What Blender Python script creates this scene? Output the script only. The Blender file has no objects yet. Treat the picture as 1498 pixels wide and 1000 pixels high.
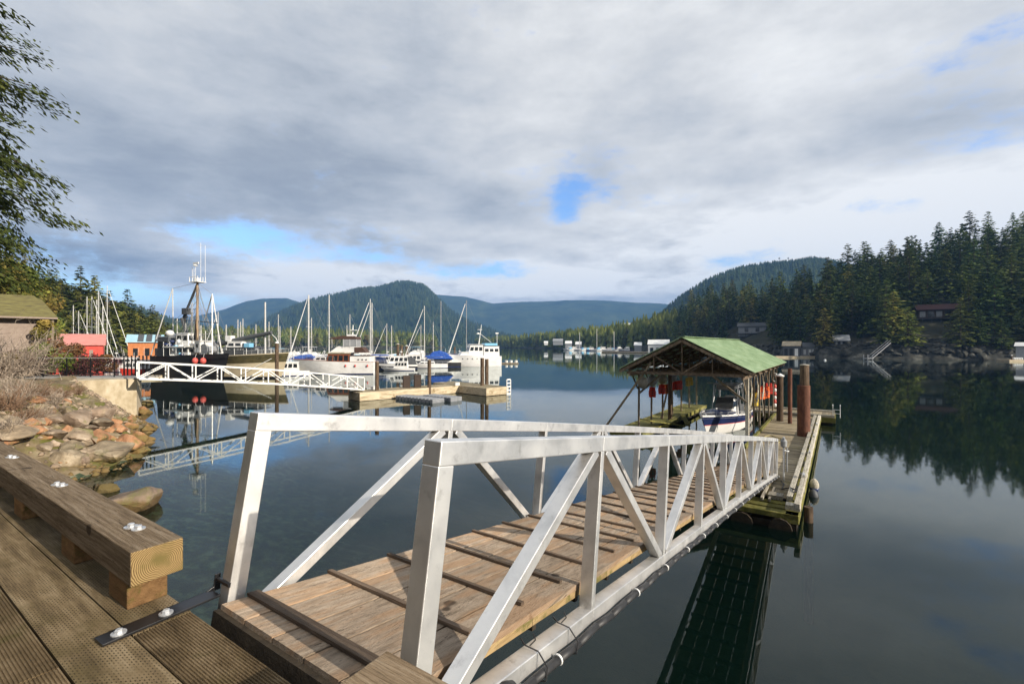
import bpy, bmesh, math, random
import numpy as np
from mathutils import Vector, Matrix
R = math.radians
S = bpy.context.scene
COL = S.collection

# ---------------------------------------------------------------- camera
cam_d = bpy.data.cameras.new('camera'); cam = bpy.data.objects.new('camera', cam_d); COL.objects.link(cam)
CZ, F, HZ = 5.3, 680.0, 504.5
cam.location = (0, 0, CZ); cam.rotation_euler = (R(90), 0, 0)
cam_d.sensor_width = 36; cam_d.lens = F/1498*36; cam_d.shift_y = (HZ-500)/1498
cam_d.clip_start = .05; cam_d.clip_end = 30000
S.camera = cam

# directions of the gangway: U runs down the gangway, V to its right
UX, UY = 0.55695, 0.83054
ANG = math.atan2(UY, UX)
def ab(a, b): return (UX*a+UY*b, UY*a-UX*b)
def at(px, py, z):
    Y = F*(CZ-z)/(py-HZ); return ((px-749)/F*Y, Y, z)
def pxY(px, Y, z=0): return ((px-749)/F*Y, Y, z)

# ---------------------------------------------------------------- sun and sky
SUN_EL = R(23.0)
sh = Vector((UY+.04*UX, -UX+.04*UY)).normalized()
sdir = Vector((sh.x*math.cos(SUN_EL), sh.y*math.cos(SUN_EL), math.sin(SUN_EL)))
sl = bpy.data.lights.new('sun', 'SUN'); so = bpy.data.objects.new('sun', sl); COL.objects.link(so)
sl.energy = 5.0; sl.angle = R(.53); sl.color = (1, .90, .76)
so.rotation_euler = sdir.to_track_quat('Z', 'Y').to_euler(); so.location = (0, 0, 60)
S.view_settings.view_transform = 'Standard'; S.view_settings.look = 'None'
S.view_settings.exposure = 0.42; S.view_settings.gamma = 1; S.view_settings.use_curve_mapping = False
S.cycles.max_bounces = 8; S.cycles.transparent_max_bounces = 12; S.cycles.volume_bounces = 0
S.cycles.use_denoising = True
S.cycles.caustics_reflective = False; S.cycles.caustics_refractive = False

w = bpy.data.worlds.new('World'); S.world = w; w.use_nodes = True
class NT:
    def __init__(s, t): s.t = t; s.n = t.nodes; s.l = t.links
    def new(s, typ, **k):
        n = s.n.new(typ)
        for a, v in k.items(): setattr(n, a, v)
        return n
    def set(s, sock, v):
        if v is None: return
        if isinstance(v, bpy.types.NodeSocket): s.l.new(v, sock)
        else:
            try: sock.default_value = v
            except Exception: sock.default_value = (*v, 1) if len(v) == 3 else v
    def math(s, op, a, b=None, c=None, clamp=False):
        n = s.new('ShaderNodeMath', operation=op); n.use_clamp = clamp
        s.set(n.inputs[0], a); s.set(n.inputs[1], b); s.set(n.inputs[2], c); return n.outputs[0]
    def mix(s, f, a, b, blend='MIX'):
        n = s.new('ShaderNodeMix', data_type='RGBA', blend_type=blend)
        s.set(n.inputs[0], f); s.set(n.inputs[6], a); s.set(n.inputs[7], b); return n.outputs[2]
    def noise(s, vec, scale=5, detail=5, rough=.55, dist=0, out=0):
        n = s.new('ShaderNodeTexNoise'); s.set(n.inputs['Vector'], vec)
        n.inputs['Scale'].default_value = scale; n.inputs['Detail'].default_value = detail
        n.inputs['Roughness'].default_value = rough; n.inputs['Distortion'].default_value = dist
        return n.outputs[out]
    def ramp(s, f, stops, interp='LINEAR'):
        n = s.new('ShaderNodeValToRGB'); cr = n.color_ramp; cr.interpolation = interp
        while len(cr.elements) < len(stops): cr.elements.new(.5)
        for e, (p, c) in zip(cr.elements, stops):
            e.position = p; e.color = (*c, 1) if hasattr(c, '__len__') else (c, c, c, 1)
        s.set(n.inputs[0], f); return n.outputs[0]
    def smooth(s, x, a, b):
        n = s.new('ShaderNodeMapRange', interpolation_type='SMOOTHSTEP')
        s.set(n.inputs[0], x); n.inputs[1].default_value = a; n.inputs[2].default_value = b; return n.outputs[0]
    def scalev(s, vec, sc):
        n = s.new('ShaderNodeVectorMath', operation='MULTIPLY'); s.set(n.inputs[0], vec); n.inputs[1].default_value = sc; return n.outputs[0]
def clear(tree):
    for n in list(tree.nodes): tree.nodes.remove(n)

def build_world():
    clear(w.node_tree); t = NT(w.node_tree)
    sky = t.new('ShaderNodeTexSky', sky_type='NISHITA'); sky.sun_disc = False
    sky.sun_elevation = SUN_EL; sky.sun_rotation = math.atan2(sdir.x, sdir.y); sky.air_density = 1.2; sky.ozone_density = 1.5
    tc = t.new('ShaderNodeTexCoord'); d = tc.outputs['Generated']
    sep = t.new('ShaderNodeSeparateXYZ'); t.set(sep.inputs[0], d); x, y, z = sep.outputs
    zc = t.math('MAXIMUM', z, 0.0)
    az = t.math('ARCTAN2', x, y); el = t.math('ARCSINE', t.math('MINIMUM', zc, 1))
    den = t.math('ADD', zc, .16)
    cb = t.new('ShaderNodeCombineXYZ'); t.set(cb.inputs[0], t.math('DIVIDE', x, den)); t.set(cb.inputs[1], t.math('DIVIDE', y, den))
    p = cb.outputs[0]
    big = t.noise(p, .85, 5, .5, .4); mid = t.noise(t.scalev(p, (1, 1.5, 1)), 1.7, 7, .48, .5); fine = t.noise(p, 5.5, 7, .6, .4)
    # angular coordinates stirred by noise, for the gaps in the cloud deck
    ca = t.new('ShaderNodeCombineXYZ'); t.set(ca.inputs[0], az); t.set(ca.inputs[1], t.math('MULTIPLY', el, 2.4))
    wob = t.noise(ca.outputs[0], 4.5, 7, .6); wob2 = t.noise(ca.outputs[0], 11.0, 8, .68)
    def blob(px, py, sx, sy, amp=1.0):
        a0 = math.atan((px-749)/F); e0 = math.atan((HZ-py)/F*math.cos(a0))
        dx = t.math('DIVIDE', t.math('SUBTRACT', az, a0), sx/F); dy = t.math('DIVIDE', t.math('SUBTRACT', el, e0), sy/F)
        r2 = t.math('ADD', t.math('MULTIPLY', dx, dx), t.math('MULTIPLY', dy, dy))
        return t.math('MULTIPLY', t.math('EXPONENT', t.math('MULTIPLY', r2, -1)), amp)
    def sumup(l):
        r = l[0]
        for q in l[1:]: r = t.math('ADD', r, q)
        return r
    holes = sumup([blob(850, 265, 74, 48, .80), blob(835, 292, 26, 26, .4), blob(430, 354, 130, 25, .82), blob(330, 338, 60, 14, .55), blob(560, 380, 80, 10, .6), blob(720, 394, 75, 14, .9),
                   blob(170, 432, 190, 17, 1.1), blob(20, 400, 80, 60, .5), blob(640, 400, 60, 10, .6), blob(1075, 378, 50, 12, .75), blob(1380, 205, 130, 26, .38), blob(1450, 60, 60, 40, .4),
                   blob(1290, 305, 45, 10, .5), blob(830, 310, 26, 26, .5)])
    n1 = t.math('ADD', t.math('MULTIPLY', t.math('SUBTRACT', wob, .5), 2.0), t.math('MULTIPLY', t.math('SUBTRACT', wob2, .5), 1.8))
    hole = t.smooth(t.math('ADD', holes, t.math('MULTIPLY', n1, .95)), .26, 1.16)
    # cloud brightness
    lit = sumup([blob(520, 400, 230, 32, .34), blob(800, 412, 150, 22, .85), blob(440, 408, 60, 18, .5), blob(300, 440, 170, 22, .5), blob(1080, 350, 160, 60, .34), blob(1280, 330, 200, 55, .62), blob(1470, 270, 140, 60, .45),
                 blob(1050, 60, 260, 90, .16), blob(760, 330, 240, 60, .16), blob(1240, 190, 220, 70, .16)])
    dark = sumup([blob(160, 384, 85, 24, .9), blob(260, 220, 330, 120, .42), blob(620, 300, 170, 50, .3), blob(1450, 130, 200, 60, .18), blob(520, 120, 200, 130, .18), blob(960, 160, 120, 60, .14), blob(900, 436, 230, 6, .4)])
    v = t.math('ADD', t.math('MULTIPLY', big, .50), t.math('MULTIPLY', mid, .40)); v = t.math('ADD', v, t.math('MULTIPLY', fine, .07)); v = t.math('ADD', v, .075)
    v = t.math('ADD', v, t.math('MULTIPLY', n1, .10))
    v = t.math('ADD', v, t.math('MULTIPLY', t.math('SUBTRACT', lit, dark), .32))
    lowm = sumup([blob(560, 418, 330, 26, 1.0), blob(1150, 360, 260, 60, .7)]); cum = t.noise(t.scalev(ca.outputs[0], (1.0, 1.35, 1)), 13, 8, .6, .3)
    v = t.math('ADD', v, t.math('MULTIPLY', t.math('MULTIPLY', t.math('SUBTRACT', cum, .46), 1.1), lowm))
    v = t.math('ADD', t.math('MULTIPLY', t.math('SUBTRACT', v, .52), 1.2), .535)
    cc = t.ramp(v, [(.14, (.19, .22, .275)), (.34, (.295, .325, .37)), (.47, (.415, .44, .475)), (.60, (.55, .56, .57)), (.80, (.76, .76, .75))])
    bg1 = t.new('ShaderNodeBackground'); t.set(bg1.inputs[0], t.mix(1, sky.outputs[0], (.72, .92, 1.30, 1), 'MULTIPLY')); bg1.inputs[1].default_value = .15
    bg2 = t.new('ShaderNodeBackground'); t.set(bg2.inputs[0], cc); bg2.inputs[1].default_value = 1.0
    mx = t.new('ShaderNodeMixShader'); t.set(mx.inputs[0], hole); t.l.new(bg2.outputs[0], mx.inputs[1]); t.l.new(bg1.outputs[0], mx.inputs[2])
    o = t.new('ShaderNodeOutputWorld'); t.l.new(mx.outputs[0], o.inputs[0])
build_world()

# ---------------------------------------------------------------- materials
def M(name, cols, sc=(1, 1, 1), ns=4, det=6, rough=.75, metal=0, bump=0, bs=None, rnd=0, coord='Object', dist=.3, spec=.4, streak=0, lo=.3, hi=.7, moss=None, objrnd=0, geo=False, trans=0, rvar=.1, crack=0, warm=0, tide=0):
    m = bpy.data.materials.new(name); m.use_nodes = True; clear(m.node_tree); t = NT(m.node_tree)
    tc = t.new('ShaderNodeTexCoord'); v0 = tc.outputs[coord]
    if geo: v0 = t.new('ShaderNodeNewGeometry').outputs['Position']
    v = t.scalev(v0, sc)
    if rnd:
        at_ = t.new('ShaderNodeAttribute', attribute_name='rnd'); off = t.scalev(at_.outputs['Vector'], (37, 53, 71))
        ad = t.new('ShaderNodeVectorMath', operation='ADD'); t.set(ad.inputs[0], v); t.set(ad.inputs[1], off); v = ad.outputs[0]
    n = t.noise(v, ns, det, .6, dist)
    k = len(cols); c = t.ramp(n, [(lo+(hi-lo)*i/max(1, k-1), cc) for i, cc in enumerate(cols)])
    if streak:
        n3 = t.noise(v, ns*7, 4, .7); c = t.mix(t.math('MULTIPLY', t.smooth(n3, .5, .75), streak), c, tuple(q*.35 for q in cols[0])+(1,))
    if crack:
        cv = t.scalev(v, (1.3, 1.9, 1.9) if sc[0] < sc[1] else ((1.9, 1.3, 1.9) if sc[1] < sc[0] else (1.9, 1.9, 1.3))); cn = t.noise(cv, ns*2.0, 3, .5, .6); ms_ = t.smooth(t.noise(v, ns*.45, 3), .48, .60)
        c = t.mix(t.math('MULTIPLY', t.math('MULTIPLY', t.smooth(cn, .60, .66), ms_), crack), c, (.02, .015, .01, 1))
        kn = t.noise(t.scalev(v0, (5, 5, 5)), 1.0, 1, .3); c = t.mix(t.math('MULTIPLY', t.smooth(kn, .73, .78), crack), c, (.05, .032, .02, 1))
    if warm:
        c = t.mix(t.math('MULTIPLY', t.smooth(t.noise(v, ns*.3, 2), .45, .62), warm), c, (.46, .27, .14, 1))
    if tide:
        gz_ = t.new('ShaderNodeNewGeometry').outputs['Position']; sz_ = t.new('ShaderNodeSeparateXYZ'); t.set(sz_.inputs[0], gz_); hh_ = t.math('ADD', sz_.outputs[2], t.math('MULTIPLY', t.noise(gz_, 1.5, 4), .5))
        c = t.mix(t.math('MULTIPLY', t.math('SUBTRACT', 1.0, t.smooth(hh_, .50, .72)), tide), c, (.13, .095, .022, 1))
    if rnd:
        f = t.math('MULTIPLY_ADD', at_.outputs['Fac'], 2*rnd, 1-rnd)
        cb = t.new('ShaderNodeCombineXYZ'); [t.set(cb.inputs[i], f) for i in range(3)]
        c = t.mix(1, c, cb.outputs[0], 'MULTIPLY')
    if objrnd:
        oi = t.new('ShaderNodeObjectInfo'); hs = t.new('ShaderNodeHueSaturation'); t.set(hs.inputs['Color'], c)
        t.set(hs.inputs['Hue'], t.math('MULTIPLY_ADD', oi.outputs['Random'], .07*objrnd, .5-.035*objrnd-.01))
        t.set(hs.inputs['Value'], t.math('MULTIPLY_ADD', t.math('FRACT', t.math('MULTIPLY', oi.outputs['Random'], 7.3)), 1.0*objrnd, 1-.45*objrnd)); c = hs.outputs[0]
    if moss:
        mc, ms, ml, mh = moss; gv = t.new('ShaderNodeNewGeometry').outputs['Position']
        mn = t.noise(gv, ms, 6, .65); c = t.mix(t.smooth(mn, ml, mh), c, (*mc, 1))
    b = t.new('ShaderNodeBsdfPrincipled'); t.set(b.inputs['Base Color'], c)
    t.set(b.inputs['Roughness'], t.math('MULTIPLY_ADD', n, rvar*2, rough-rvar)); b.inputs['Metallic'].default_value = metal
    b.inputs['Specular IOR Level'].default_value = spec
    if bump:
        bn = t.noise(v, bs or ns*4, 5, .65); bp = t.new('ShaderNodeBump'); bp.inputs['Strength'].default_value = min(1, bump); bp.inputs['Distance'].default_value = .02 if bump <= 1 else .02*bump
        t.set(bp.inputs['Height'], bn); t.l.new(bp.outputs[0], b.inputs['Normal'])
    o = t.new('ShaderNodeOutputMaterial')
    if trans:
        tr = t.new('ShaderNodeBsdfTranslucent'); t.set(tr.inputs[0], c); ms_ = t.new('ShaderNodeMixShader'); ms_.inputs[0].default_value = trans
        t.l.new(b.outputs[0], ms_.inputs[1]); t.l.new(tr.outputs[0], ms_.inputs[2]); t.l.new(ms_.outputs[0], o.inputs[0])
    else: t.l.new(b.outputs[0], o.inputs[0])
    m['nt'] = 1
    return m
def sub(m):   # reach a material's principled node
    return NT(m.node_tree), next(n for n in m.node_tree.nodes if n.type == 'BSDF_PRINCIPLED')
G = (.045, .06, .02)
gw = dict(rough=.85, bump=.7, rnd=.34, spec=.25, det=10)
MT = {}
MT['alu'] = M('weathered_aluminium', [(.62, .62, .61), (.80, .79, .77), (.88, .87, .84)], sc=(1, 1, 1), ns=3.5, det=8, rough=.44, metal=.78, bump=.06, bs=60, moss=((.50, .49, .47), 9, .56, .80))
MT['deckwood'] = M('weathered_plank', [(.22, .165, .115), (.42, .325, .235), (.56, .45, .34)], sc=(.5, 11, 11), ns=3.0, streak=.8, lo=.27, hi=.73, crack=.9, warm=.5, **gw)
MT['cleat'] = M('dark_slat_wood', [(.08, .055, .038), (.19, .14, .10)], sc=(9, 1, 9), ns=3, **gw)
MT['yellowwood'] = M('fresh_edge_wood', [(.22, .15, .07), (.42, .30, .15)], sc=(.8, 9, 9), ns=3, streak=.5, moss=((.12, .12, .03), 5, .5, .7), **gw)
MT['railwood'] = M('grey_brown_timber', [(.15, .10, .055), (.34, .245, .15), (.50, .39, .27)], sc=(12, .55, 12), ns=4, streak=.8, crack=.8, **gw)
MT['blockwood'] = M('wet_block_wood', [(.14, .075, .03), (.28, .16, .07)], sc=(9, 2, 9), ns=2.5, streak=.4, moss=((.10, .085, .02), 9, .52, .7), **gw)
MT['dockwood'] = M('dock_plank_wood', [(.15, .12, .08), (.31, .255, .165), (.44, .37, .26)], sc=(9, 1, 9), ns=2, streak=.55, moss=((.20, .18, .06), .8, .5, .75), **gw)
MT['mosswood'] = M('mossy_wood', [(.09, .085, .02), (.22, .20, .05), (.33, .30, .12)], sc=(3, 3, 3), ns=2, moss=((.12, .12, .03), 2.2, .42, .6), **gw)
MT['darkwood'] = M('dark_wet_timber', [(.018, .014, .01), (.05, .038, .025)], sc=(3, 3, 3), ns=3, **gw)
MT['whitewood'] = M('bleached_timber', [(.20, .18, .14), (.48, .44, .36), (.64, .60, .50)], sc=(1, 9, 9), ns=3, streak=.5, **gw)
MT['roofwood'] = M('boathouse_framing', [(.06, .042, .026), (.16, .115, .075), (.26, .20, .14)], sc=(2, 2, 2), ns=3, **gw)
MT['postwood'] = M('grey_post_wood', [(.10, .075, .045), (.22, .175, .12), (.34, .29, .21)], sc=(6, 6, .8), ns=3, **gw)
MT['pile'] = M('creosoted_pile', [(.04, .025, .016), (.12, .08, .05), (.22, .16, .11)], sc=(5, 5, .6), ns=3, streak=.4, **gw)
MT['rust'] = M('rusty_steel', [(.05, .02, .012), (.12, .045, .024), (.18, .08, .045)], sc=(1, 1, .5), ns=5, rough=.8, bump=.3)
MT['black'] = M('black_painted_steel', [(.008, .008, .009), (.02, .02, .022)], ns=8, rough=.3, bump=.05)
MT['rubber'] = M('black_pipe_plastic', [(.02, .02, .022), (.04, .04, .042)], ns=8, rough=.5)
MT['galv'] = M('galvanised_steel', [(.42, .43, .45), (.72, .73, .74)], ns=25, rough=.35, metal=.5)
MT['white'] = M('white_paint', [(.62, .62, .60), (.76, .76, .74), (.83, .83, .82)], ns=1.5, rough=.4)
MT['gel'] = M('white_gelcoat', [(.70, .69, .66), (.80, .79, .76), (.86, .85, .83)], sc=(1, 1, 2), ns=.8, rough=.25)
MT['cream'] = M('cream_hull_paint', [(.48, .40, .26), (.62, .54, .38)], sc=(1, 1, 2), ns=1, rough=.5)
MT['olive'] = M('olive_bulwark_paint', [(.05, .045, .018), (.11, .09, .035)], ns=1.5, rough=.6)
MT['hullblack'] = M('black_hull_paint', [(.010, .010, .011), (.022, .021, .02)], sc=(1, 1, 1), ns=1, rough=.5, moss=((.06, .035, .02), 1.5, .66, .8))
MT['navy'] = M('navy_paint', [(.012, .02, .07), (.02, .035, .12)], ns=2, rough=.35)
MT['bluetarp'] = M('blue_tarp', [(.01, .05, .28), (.03, .12, .48)], ns=3, rough=.6, bump=.8, bs=3)
MT['ltblue'] = M('light_blue_canvas', [(.16, .42, .62), (.25, .55, .75)], ns=3, rough=.7)
MT['brown'] = M('brown_canvas', [(.055, .028, .02), (.10, .055, .038)], ns=4, rough=.8)
MT['mahog'] = M('varnished_wood', [(.18, .055, .022), (.30, .10, .045)], sc=(1, 6, 6), ns=3, rough=.35)
MT['grey'] = M('grey_paint', [(.22, .23, .24), (.34, .35, .36)], ns=3, rough=.6)
MT['dgrey'] = M('dark_grey_paint', [(.05, .055, .06), (.10, .105, .11)], ns=3, rough=.6)
MT['red'] = M('red_fabric', [(.42, .02, .012), (.62, .045, .02)], ns=5, rough=.7)
MT['orange'] = M('orange_fabric', [(.60, .10, .02), (.78, .18, .03)], ns=5, rough=.7)
MT['yellow'] = M('yellow_fabric', [(.50, .34, .03), (.65, .48, .06)], ns=5, rough=.7)
MT['pinkred'] = M('faded_red_buoy', [(.50, .06, .05), (.70, .15, .12)], ns=5, rough=.5)
MT['glass'] = M('dark_window_glass', [(.01, .014, .016), (.03, .035, .04)], ns=2, rough=.08, spec=.6)
MT['wire'] = M('rigging_wire', [(.25, .25, .25), (.35, .35, .35)], ns=2, rough=.5)
MT['mast'] = M('pale_mast_alloy', [(.55, .54, .52), (.70, .69, .66)], ns=2, rough=.4, metal=.2)
MT['woodmast'] = M('varnished_mast', [(.30, .19, .10), (.42, .29, .17)], ns=2, rough=.5)
MT['concrete'] = M('stained_concrete', [(.33, .26, .16), (.50, .42, .29), (.60, .53, .40)], sc=(1.2, 1.2, .7), ns=1.3, det=9, rough=.9, bump=.3, bs=12, moss=((.30, .22, .10), .9, .55, .8))
MT['path'] = M('pale_concrete_path', [(.30, .29, .27), (.42, .41, .39)], ns=1.5, rough=.9, bump=.3)
MT['greenroof'] = M('green_metal_roof', [(.155, .235, .115), (.22, .315, .17), (.30, .40, .245)], sc=(.4, 1.2, 1), ns=1.6, det=8, rough=.55, spec=.5, moss=((.30, .36, .18), 1.1, .55, .8))
MT['redwall'] = M('red_cladding', [(.55, .05, .035), (.66, .09, .06)], ns=2, rough=.6)
MT['dullred'] = M('dull_red_roof', [(.045, .018, .014), (.075, .026, .02)], ns=2, rough=.8)
MT['redroof'] = M('faded_red_roof', [(.50, .18, .15), (.62, .28, .24)], sc=(1, 4, 1), ns=1, rough=.6)
MT['orangewall'] = M('orange_cladding', [(.42, .14, .04), (.55, .22, .08)], ns=2, rough=.7)
MT['blueroof'] = M('pale_blue_roof', [(.28, .48, .58), (.38, .58, .66)], ns=1, rough=.5)
MT['mossroof'] = M('mossy_shingles', [(.08, .065, .035), (.15, .13, .045), (.22, .20, .07)], sc=(1, 3, 3), ns=1.5, rough=.95, bump=1)
MT['pinkwall'] = M('pale_stucco', [(.26, .20, .165), (.34, .275, .23)], ns=3, rough=.9)
MT['cedar'] = M('dark_cedar_siding', [(.035, .025, .02), (.08, .055, .04)], sc=(1, 1, 6), ns=2, rough=.8)
MT['rope'] = M('yellow_rope', [(.30, .26, .10), (.48, .42, .2)], ns=30, rough=.9)
MT['plastic'] = M('grey_float_plastic', [(.17, .18, .19), (.28, .29, .31)], ns=2, rough=.5)
MT['rock'] = M('shore_rock', [(.07, .055, .035), (.25, .20, .13), (.46, .39, .28)], ns=1.6, det=10, rough=.9, bump=1.6, bs=5, objrnd=.5, moss=((.15, .145, .045), 1.1, .52, .7), tide=.85, crack=.5)
MT['rockorange'] = M('orange_rock', [(.16, .085, .04), (.38, .19, .095), (.46, .30, .18)], ns=1.8, det=10, rough=.9, bump=1.6, bs=5, moss=((.18, .15, .05), 1.4, .5, .68), tide=.8, crack=.5)
MT['bark'] = M('bark', [(.05, .035, .025), (.13, .10, .075)], sc=(4, 4, .8), ns=3, rough=.95, bump=.8)
MT['twig'] = M('bare_twigs', [(.22, .17, .13), (.46, .38, .30)], ns=3, rough=.9)
MT['twigred'] = M('reddish_twigs', [(.15, .085, .05), (.28, .18, .11)], ns=3, rough=.9)
fk = dict(lo=.36, hi=.64, rough=.75, spec=.25, objrnd=1.0, geo=True, trans=.22)
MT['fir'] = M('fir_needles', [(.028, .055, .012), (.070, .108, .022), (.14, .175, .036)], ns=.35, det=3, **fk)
MT['firlit'] = M('lit_toned_needles', [(.065, .09, .016), (.155, .18, .032), (.27, .27, .05)], ns=.35, det=3, **fk)  # lighter copy of the fir needles, sunlight put into the colour
MT['cedarleaf'] = M('olive_foliage', [(.075, .09, .016), (.18, .18, .032), (.28, .25, .055)], ns=.5, det=3, **fk)
MT['ivy'] = M('bright_green_leaves', [(.06, .10, .01), (.16, .22, .02), (.30, .32, .04)], ns=2, rough=.6, geo=True, trans=.2)
MT['burg'] = M('dark_red_leaves', [(.05, .018, .016), (.13, .04, .035)], ns=2, rough=.7, geo=True, trans=.2)
MT['rust_leaf'] = M('rusty_brown_leaves', [(.12, .055, .02), (.24, .13, .045)], ns=2, rough=.8, geo=True, trans=.2)

# ---------------------------------------------------------------- mesh helpers
rnd = random.Random(7)
class MB:
    def __init__(s): s.v = []; s.f = []; s.m = []; s.r = []
    def add(s, vs, fs, m=0, r=None):
        o = len(s.v); s.v += [tuple(p) for p in vs]; s.f += [tuple(i+o for i in f) for f in fs]; s.m += [m]*len(fs)
        s.r += [rnd.random() if r is None else r]*len(fs); return s
    def box(s, x0, x1, y0, y1, z0, z1, m=0, r=None):
        return s.add([(x0,y0,z0),(x1,y0,z0),(x1,y1,z0),(x0,y1,z0),(x0,y0,z1),(x1,y0,z1),(x1,y1,z1),(x0,y1,z1)],
                     [(0,3,2,1),(4,5,6,7),(0,1,5,4),(1,2,6,5),(2,3,7,6),(3,0,4,7)], m, r)
    def beam(s, p, q, w, h, up=(0,0,1), m=0, r=None):
        p = Vector(p); q = Vector(q); d = (q-p).normalized(); up = Vector(up); sx = d.cross(up)
        if sx.length < 1e-4: sx = d.cross(Vector((1,0,0)))
        sx.normalize(); uz = sx.cross(d); a = sx*w/2; b = uz*h/2
        vs = [p-a-b, p+a-b, p+a+b, p-a+b, q-a-b, q+a-b, q+a+b, q-a+b]
        return s.add(vs, [(0,1,2,3),(7,6,5,4),(0,4,5,1),(1,5,6,2),(2,6,7,3),(3,7,4,0)], m, r)
    def tube(s, p, q, r0, r1=None, n=8, m=0, cap=True, r=None):
        r1 = r0 if r1 is None else r1
        p = Vector(p); q = Vector(q); d = (q-p).normalized(); a = d.cross(Vector((0,0,1)))
        if a.length < 1e-3: a = Vector((1,0,0))
        a.normalize(); b = d.cross(a); vs = []
        for c, rr in ((p, r0), (q, r1)):
            for i in range(n): t = 2*math.pi*i/n; vs.append(c+a*math.cos(t)*rr+b*math.sin(t)*rr)
        fs = [(i, i+n, (i+1) % n+n, (i+1) % n) for i in range(n)]
        if cap: fs += [tuple(range(n)), tuple(range(2*n-1, n-1, -1))]
        return s.add(vs, fs, m, r)
    def path(s, pts, r, n=6, m=0, rr=None):
        for p, q in zip(pts, pts[1:]): s.tube(p, q, r, r, n, m, True, rr if rr is not None else .5)
        return s
    def lathe(s, prof, n=16, c=(0,0,0), m=0, r=None, axis='z'):
        vs = []
        for rr, z in prof:
            for i in range(n):
                t = 2*math.pi*i/n; p = (rr*math.cos(t), rr*math.sin(t), z)
                if axis == 'x': p = (p[2], p[0], p[1])
                if axis == 'y': p = (p[0], p[2], p[1])
                vs.append((c[0]+p[0], c[1]+p[1], c[2]+p[2]))
        k = len(prof); fs = [(j*n+i, j*n+(i+1) % n, (j+1)*n+(i+1) % n, (j+1)*n+i) for j in range(k-1) for i in range(n)]
        fs += [tuple(range(n-1, -1, -1)), tuple(range((k-1)*n, k*n))]
        return s.add(vs, fs, m, r)
    def ball(s, c, rx, ry=None, rz=None, n=12, k=8, m=0):
        ry = rx if ry is None else ry; rz = rx if rz is None else rz; vs = [];
        for j in range(k+1):
            ph = math.pi*(j/k-.5)
            for i in range(n): t = 2*math.pi*i/n; vs.append((c[0]+rx*math.cos(ph)*math.cos(t), c[1]+ry*math.cos(ph)*math.sin(t), c[2]+rz*math.sin(ph)))
        return s.add(vs, [(j*n+i, j*n+(i+1) % n, (j+1)*n+(i+1) % n, (j+1)*n+i) for j in range(k) for i in range(n)], m)
    def torus(s, c, R0, r0, axis='x', n=24, k=8, m=0, alt=None):
        for i in range(n):
            vs = []
            for ii in (i, i+1):
                t = 2*math.pi*ii/n
                for j in range(k):
                    ph = 2*math.pi*j/k; rr = R0+r0*math.cos(ph); p = (rr*math.cos(t), rr*math.sin(t), r0*math.sin(ph))
                    if axis == 'x': p = (p[2], p[0], p[1])
                    if axis == 'y': p = (p[0], p[2], p[1])
                    vs.append((c[0]+p[0], c[1]+p[1], c[2]+p[2]))
            s.add(vs, [(j, (j+1) % k, (j+1) % k+k, j+k) for j in range(k)], m if alt is None or (i*8//n) % 2 else alt, .5)
        return s
    def prism(s, poly, y0, y1, m=0, plane='xz', r=None):   # polygon in plane, extruded along the other axis
        k = len(poly)
        f = {'xz': lambda p, q: (p[0], q, p[1]), 'xy': lambda p, q: (p[0], p[1], q), 'yz': lambda p, q: (q, p[0], p[1])}[plane]
        vs = [f(p, y0) for p in poly]+[f(p, y1) for p in poly]
        return s.add(vs, [tuple(range(k)), tuple(range(2*k-1, k-1, -1))]+[(i, i+k, (i+1) % k+k, (i+1) % k) for i in range(k)], m, r)
    def build(s, name, mats, parent=None, bevel=0, smooth=False, fix=True, loc=None, rz=None, label=None):
        me = bpy.data.meshes.new(name); me.from_pydata(s.v, [], s.f)
        mats = mats if isinstance(mats, (list, tuple)) else [mats]
        for q in mats: me.materials.append(MT[q] if isinstance(q, str) else q)
        me.polygons.foreach_set('material_index', s.m)
        at_ = me.attributes.new('rnd', 'FLOAT', 'FACE'); at_.data.foreach_set('value', s.r)
        if fix:
            bm = bmesh.new(); bm.from_mesh(me); bmesh.ops.recalc_face_normals(bm, faces=bm.faces); bm.to_mesh(me); bm.free()
        if smooth: me.shade_smooth() if smooth is True else me.shade_smooth()
        me.update(); o = bpy.data.objects.new(name, me); COL.objects.link(o)
        if parent: o.parent = parent
        if loc: o.location = loc
        if rz is not None: o.rotation_euler = (0, 0, rz)
        if bevel:
            b = o.modifiers.new('bevel', 'BEVEL'); b.width = bevel; b.segments = 2; b.limit_method = 'ANGLE'
        if smooth == 'auto' or (smooth and smooth is not True):
            try:
                e = o.modifiers.new('edges', 'EDGE_SPLIT'); e.split_angle = R(35)
            except Exception: pass
        if label: o['label'] = label
        return o
def tag(o, label=None, cat=None, group=None, kind=None):
    if label: o['label'] = label
    if cat: o['category'] = cat
    if group: o['group'] = group
    if kind: o['kind'] = kind
    return o
def thing(name, label, cat, loc=(0,0,0), rz=0, group=None):
    o = bpy.data.objects.new(name, None); COL.objects.link(o); o.location = loc; o.rotation_euler = (0, 0, rz); o.empty_display_size = .3
    return tag(o, label, cat, group)
def copy_tree(o, parent=None):
    c = o.copy(); COL.objects.link(c); c.parent = parent
    for ch in o.children: copy_tree(ch, c)
    return c
def place(proto, loc, rz=0, sc=1, label=None, group=None):
    if not proto.get('_used'):
        proto['_used'] = 1; o = proto
    else: o = copy_tree(proto)
    o.location = loc; o.rotation_euler = (o.rotation_euler.x, o.rotation_euler.y, rz); o.scale = (sc,)*3 if not hasattr(sc, '__len__') else sc
    if label: o['label'] = label
    if group: o['group'] = group
    return o
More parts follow.
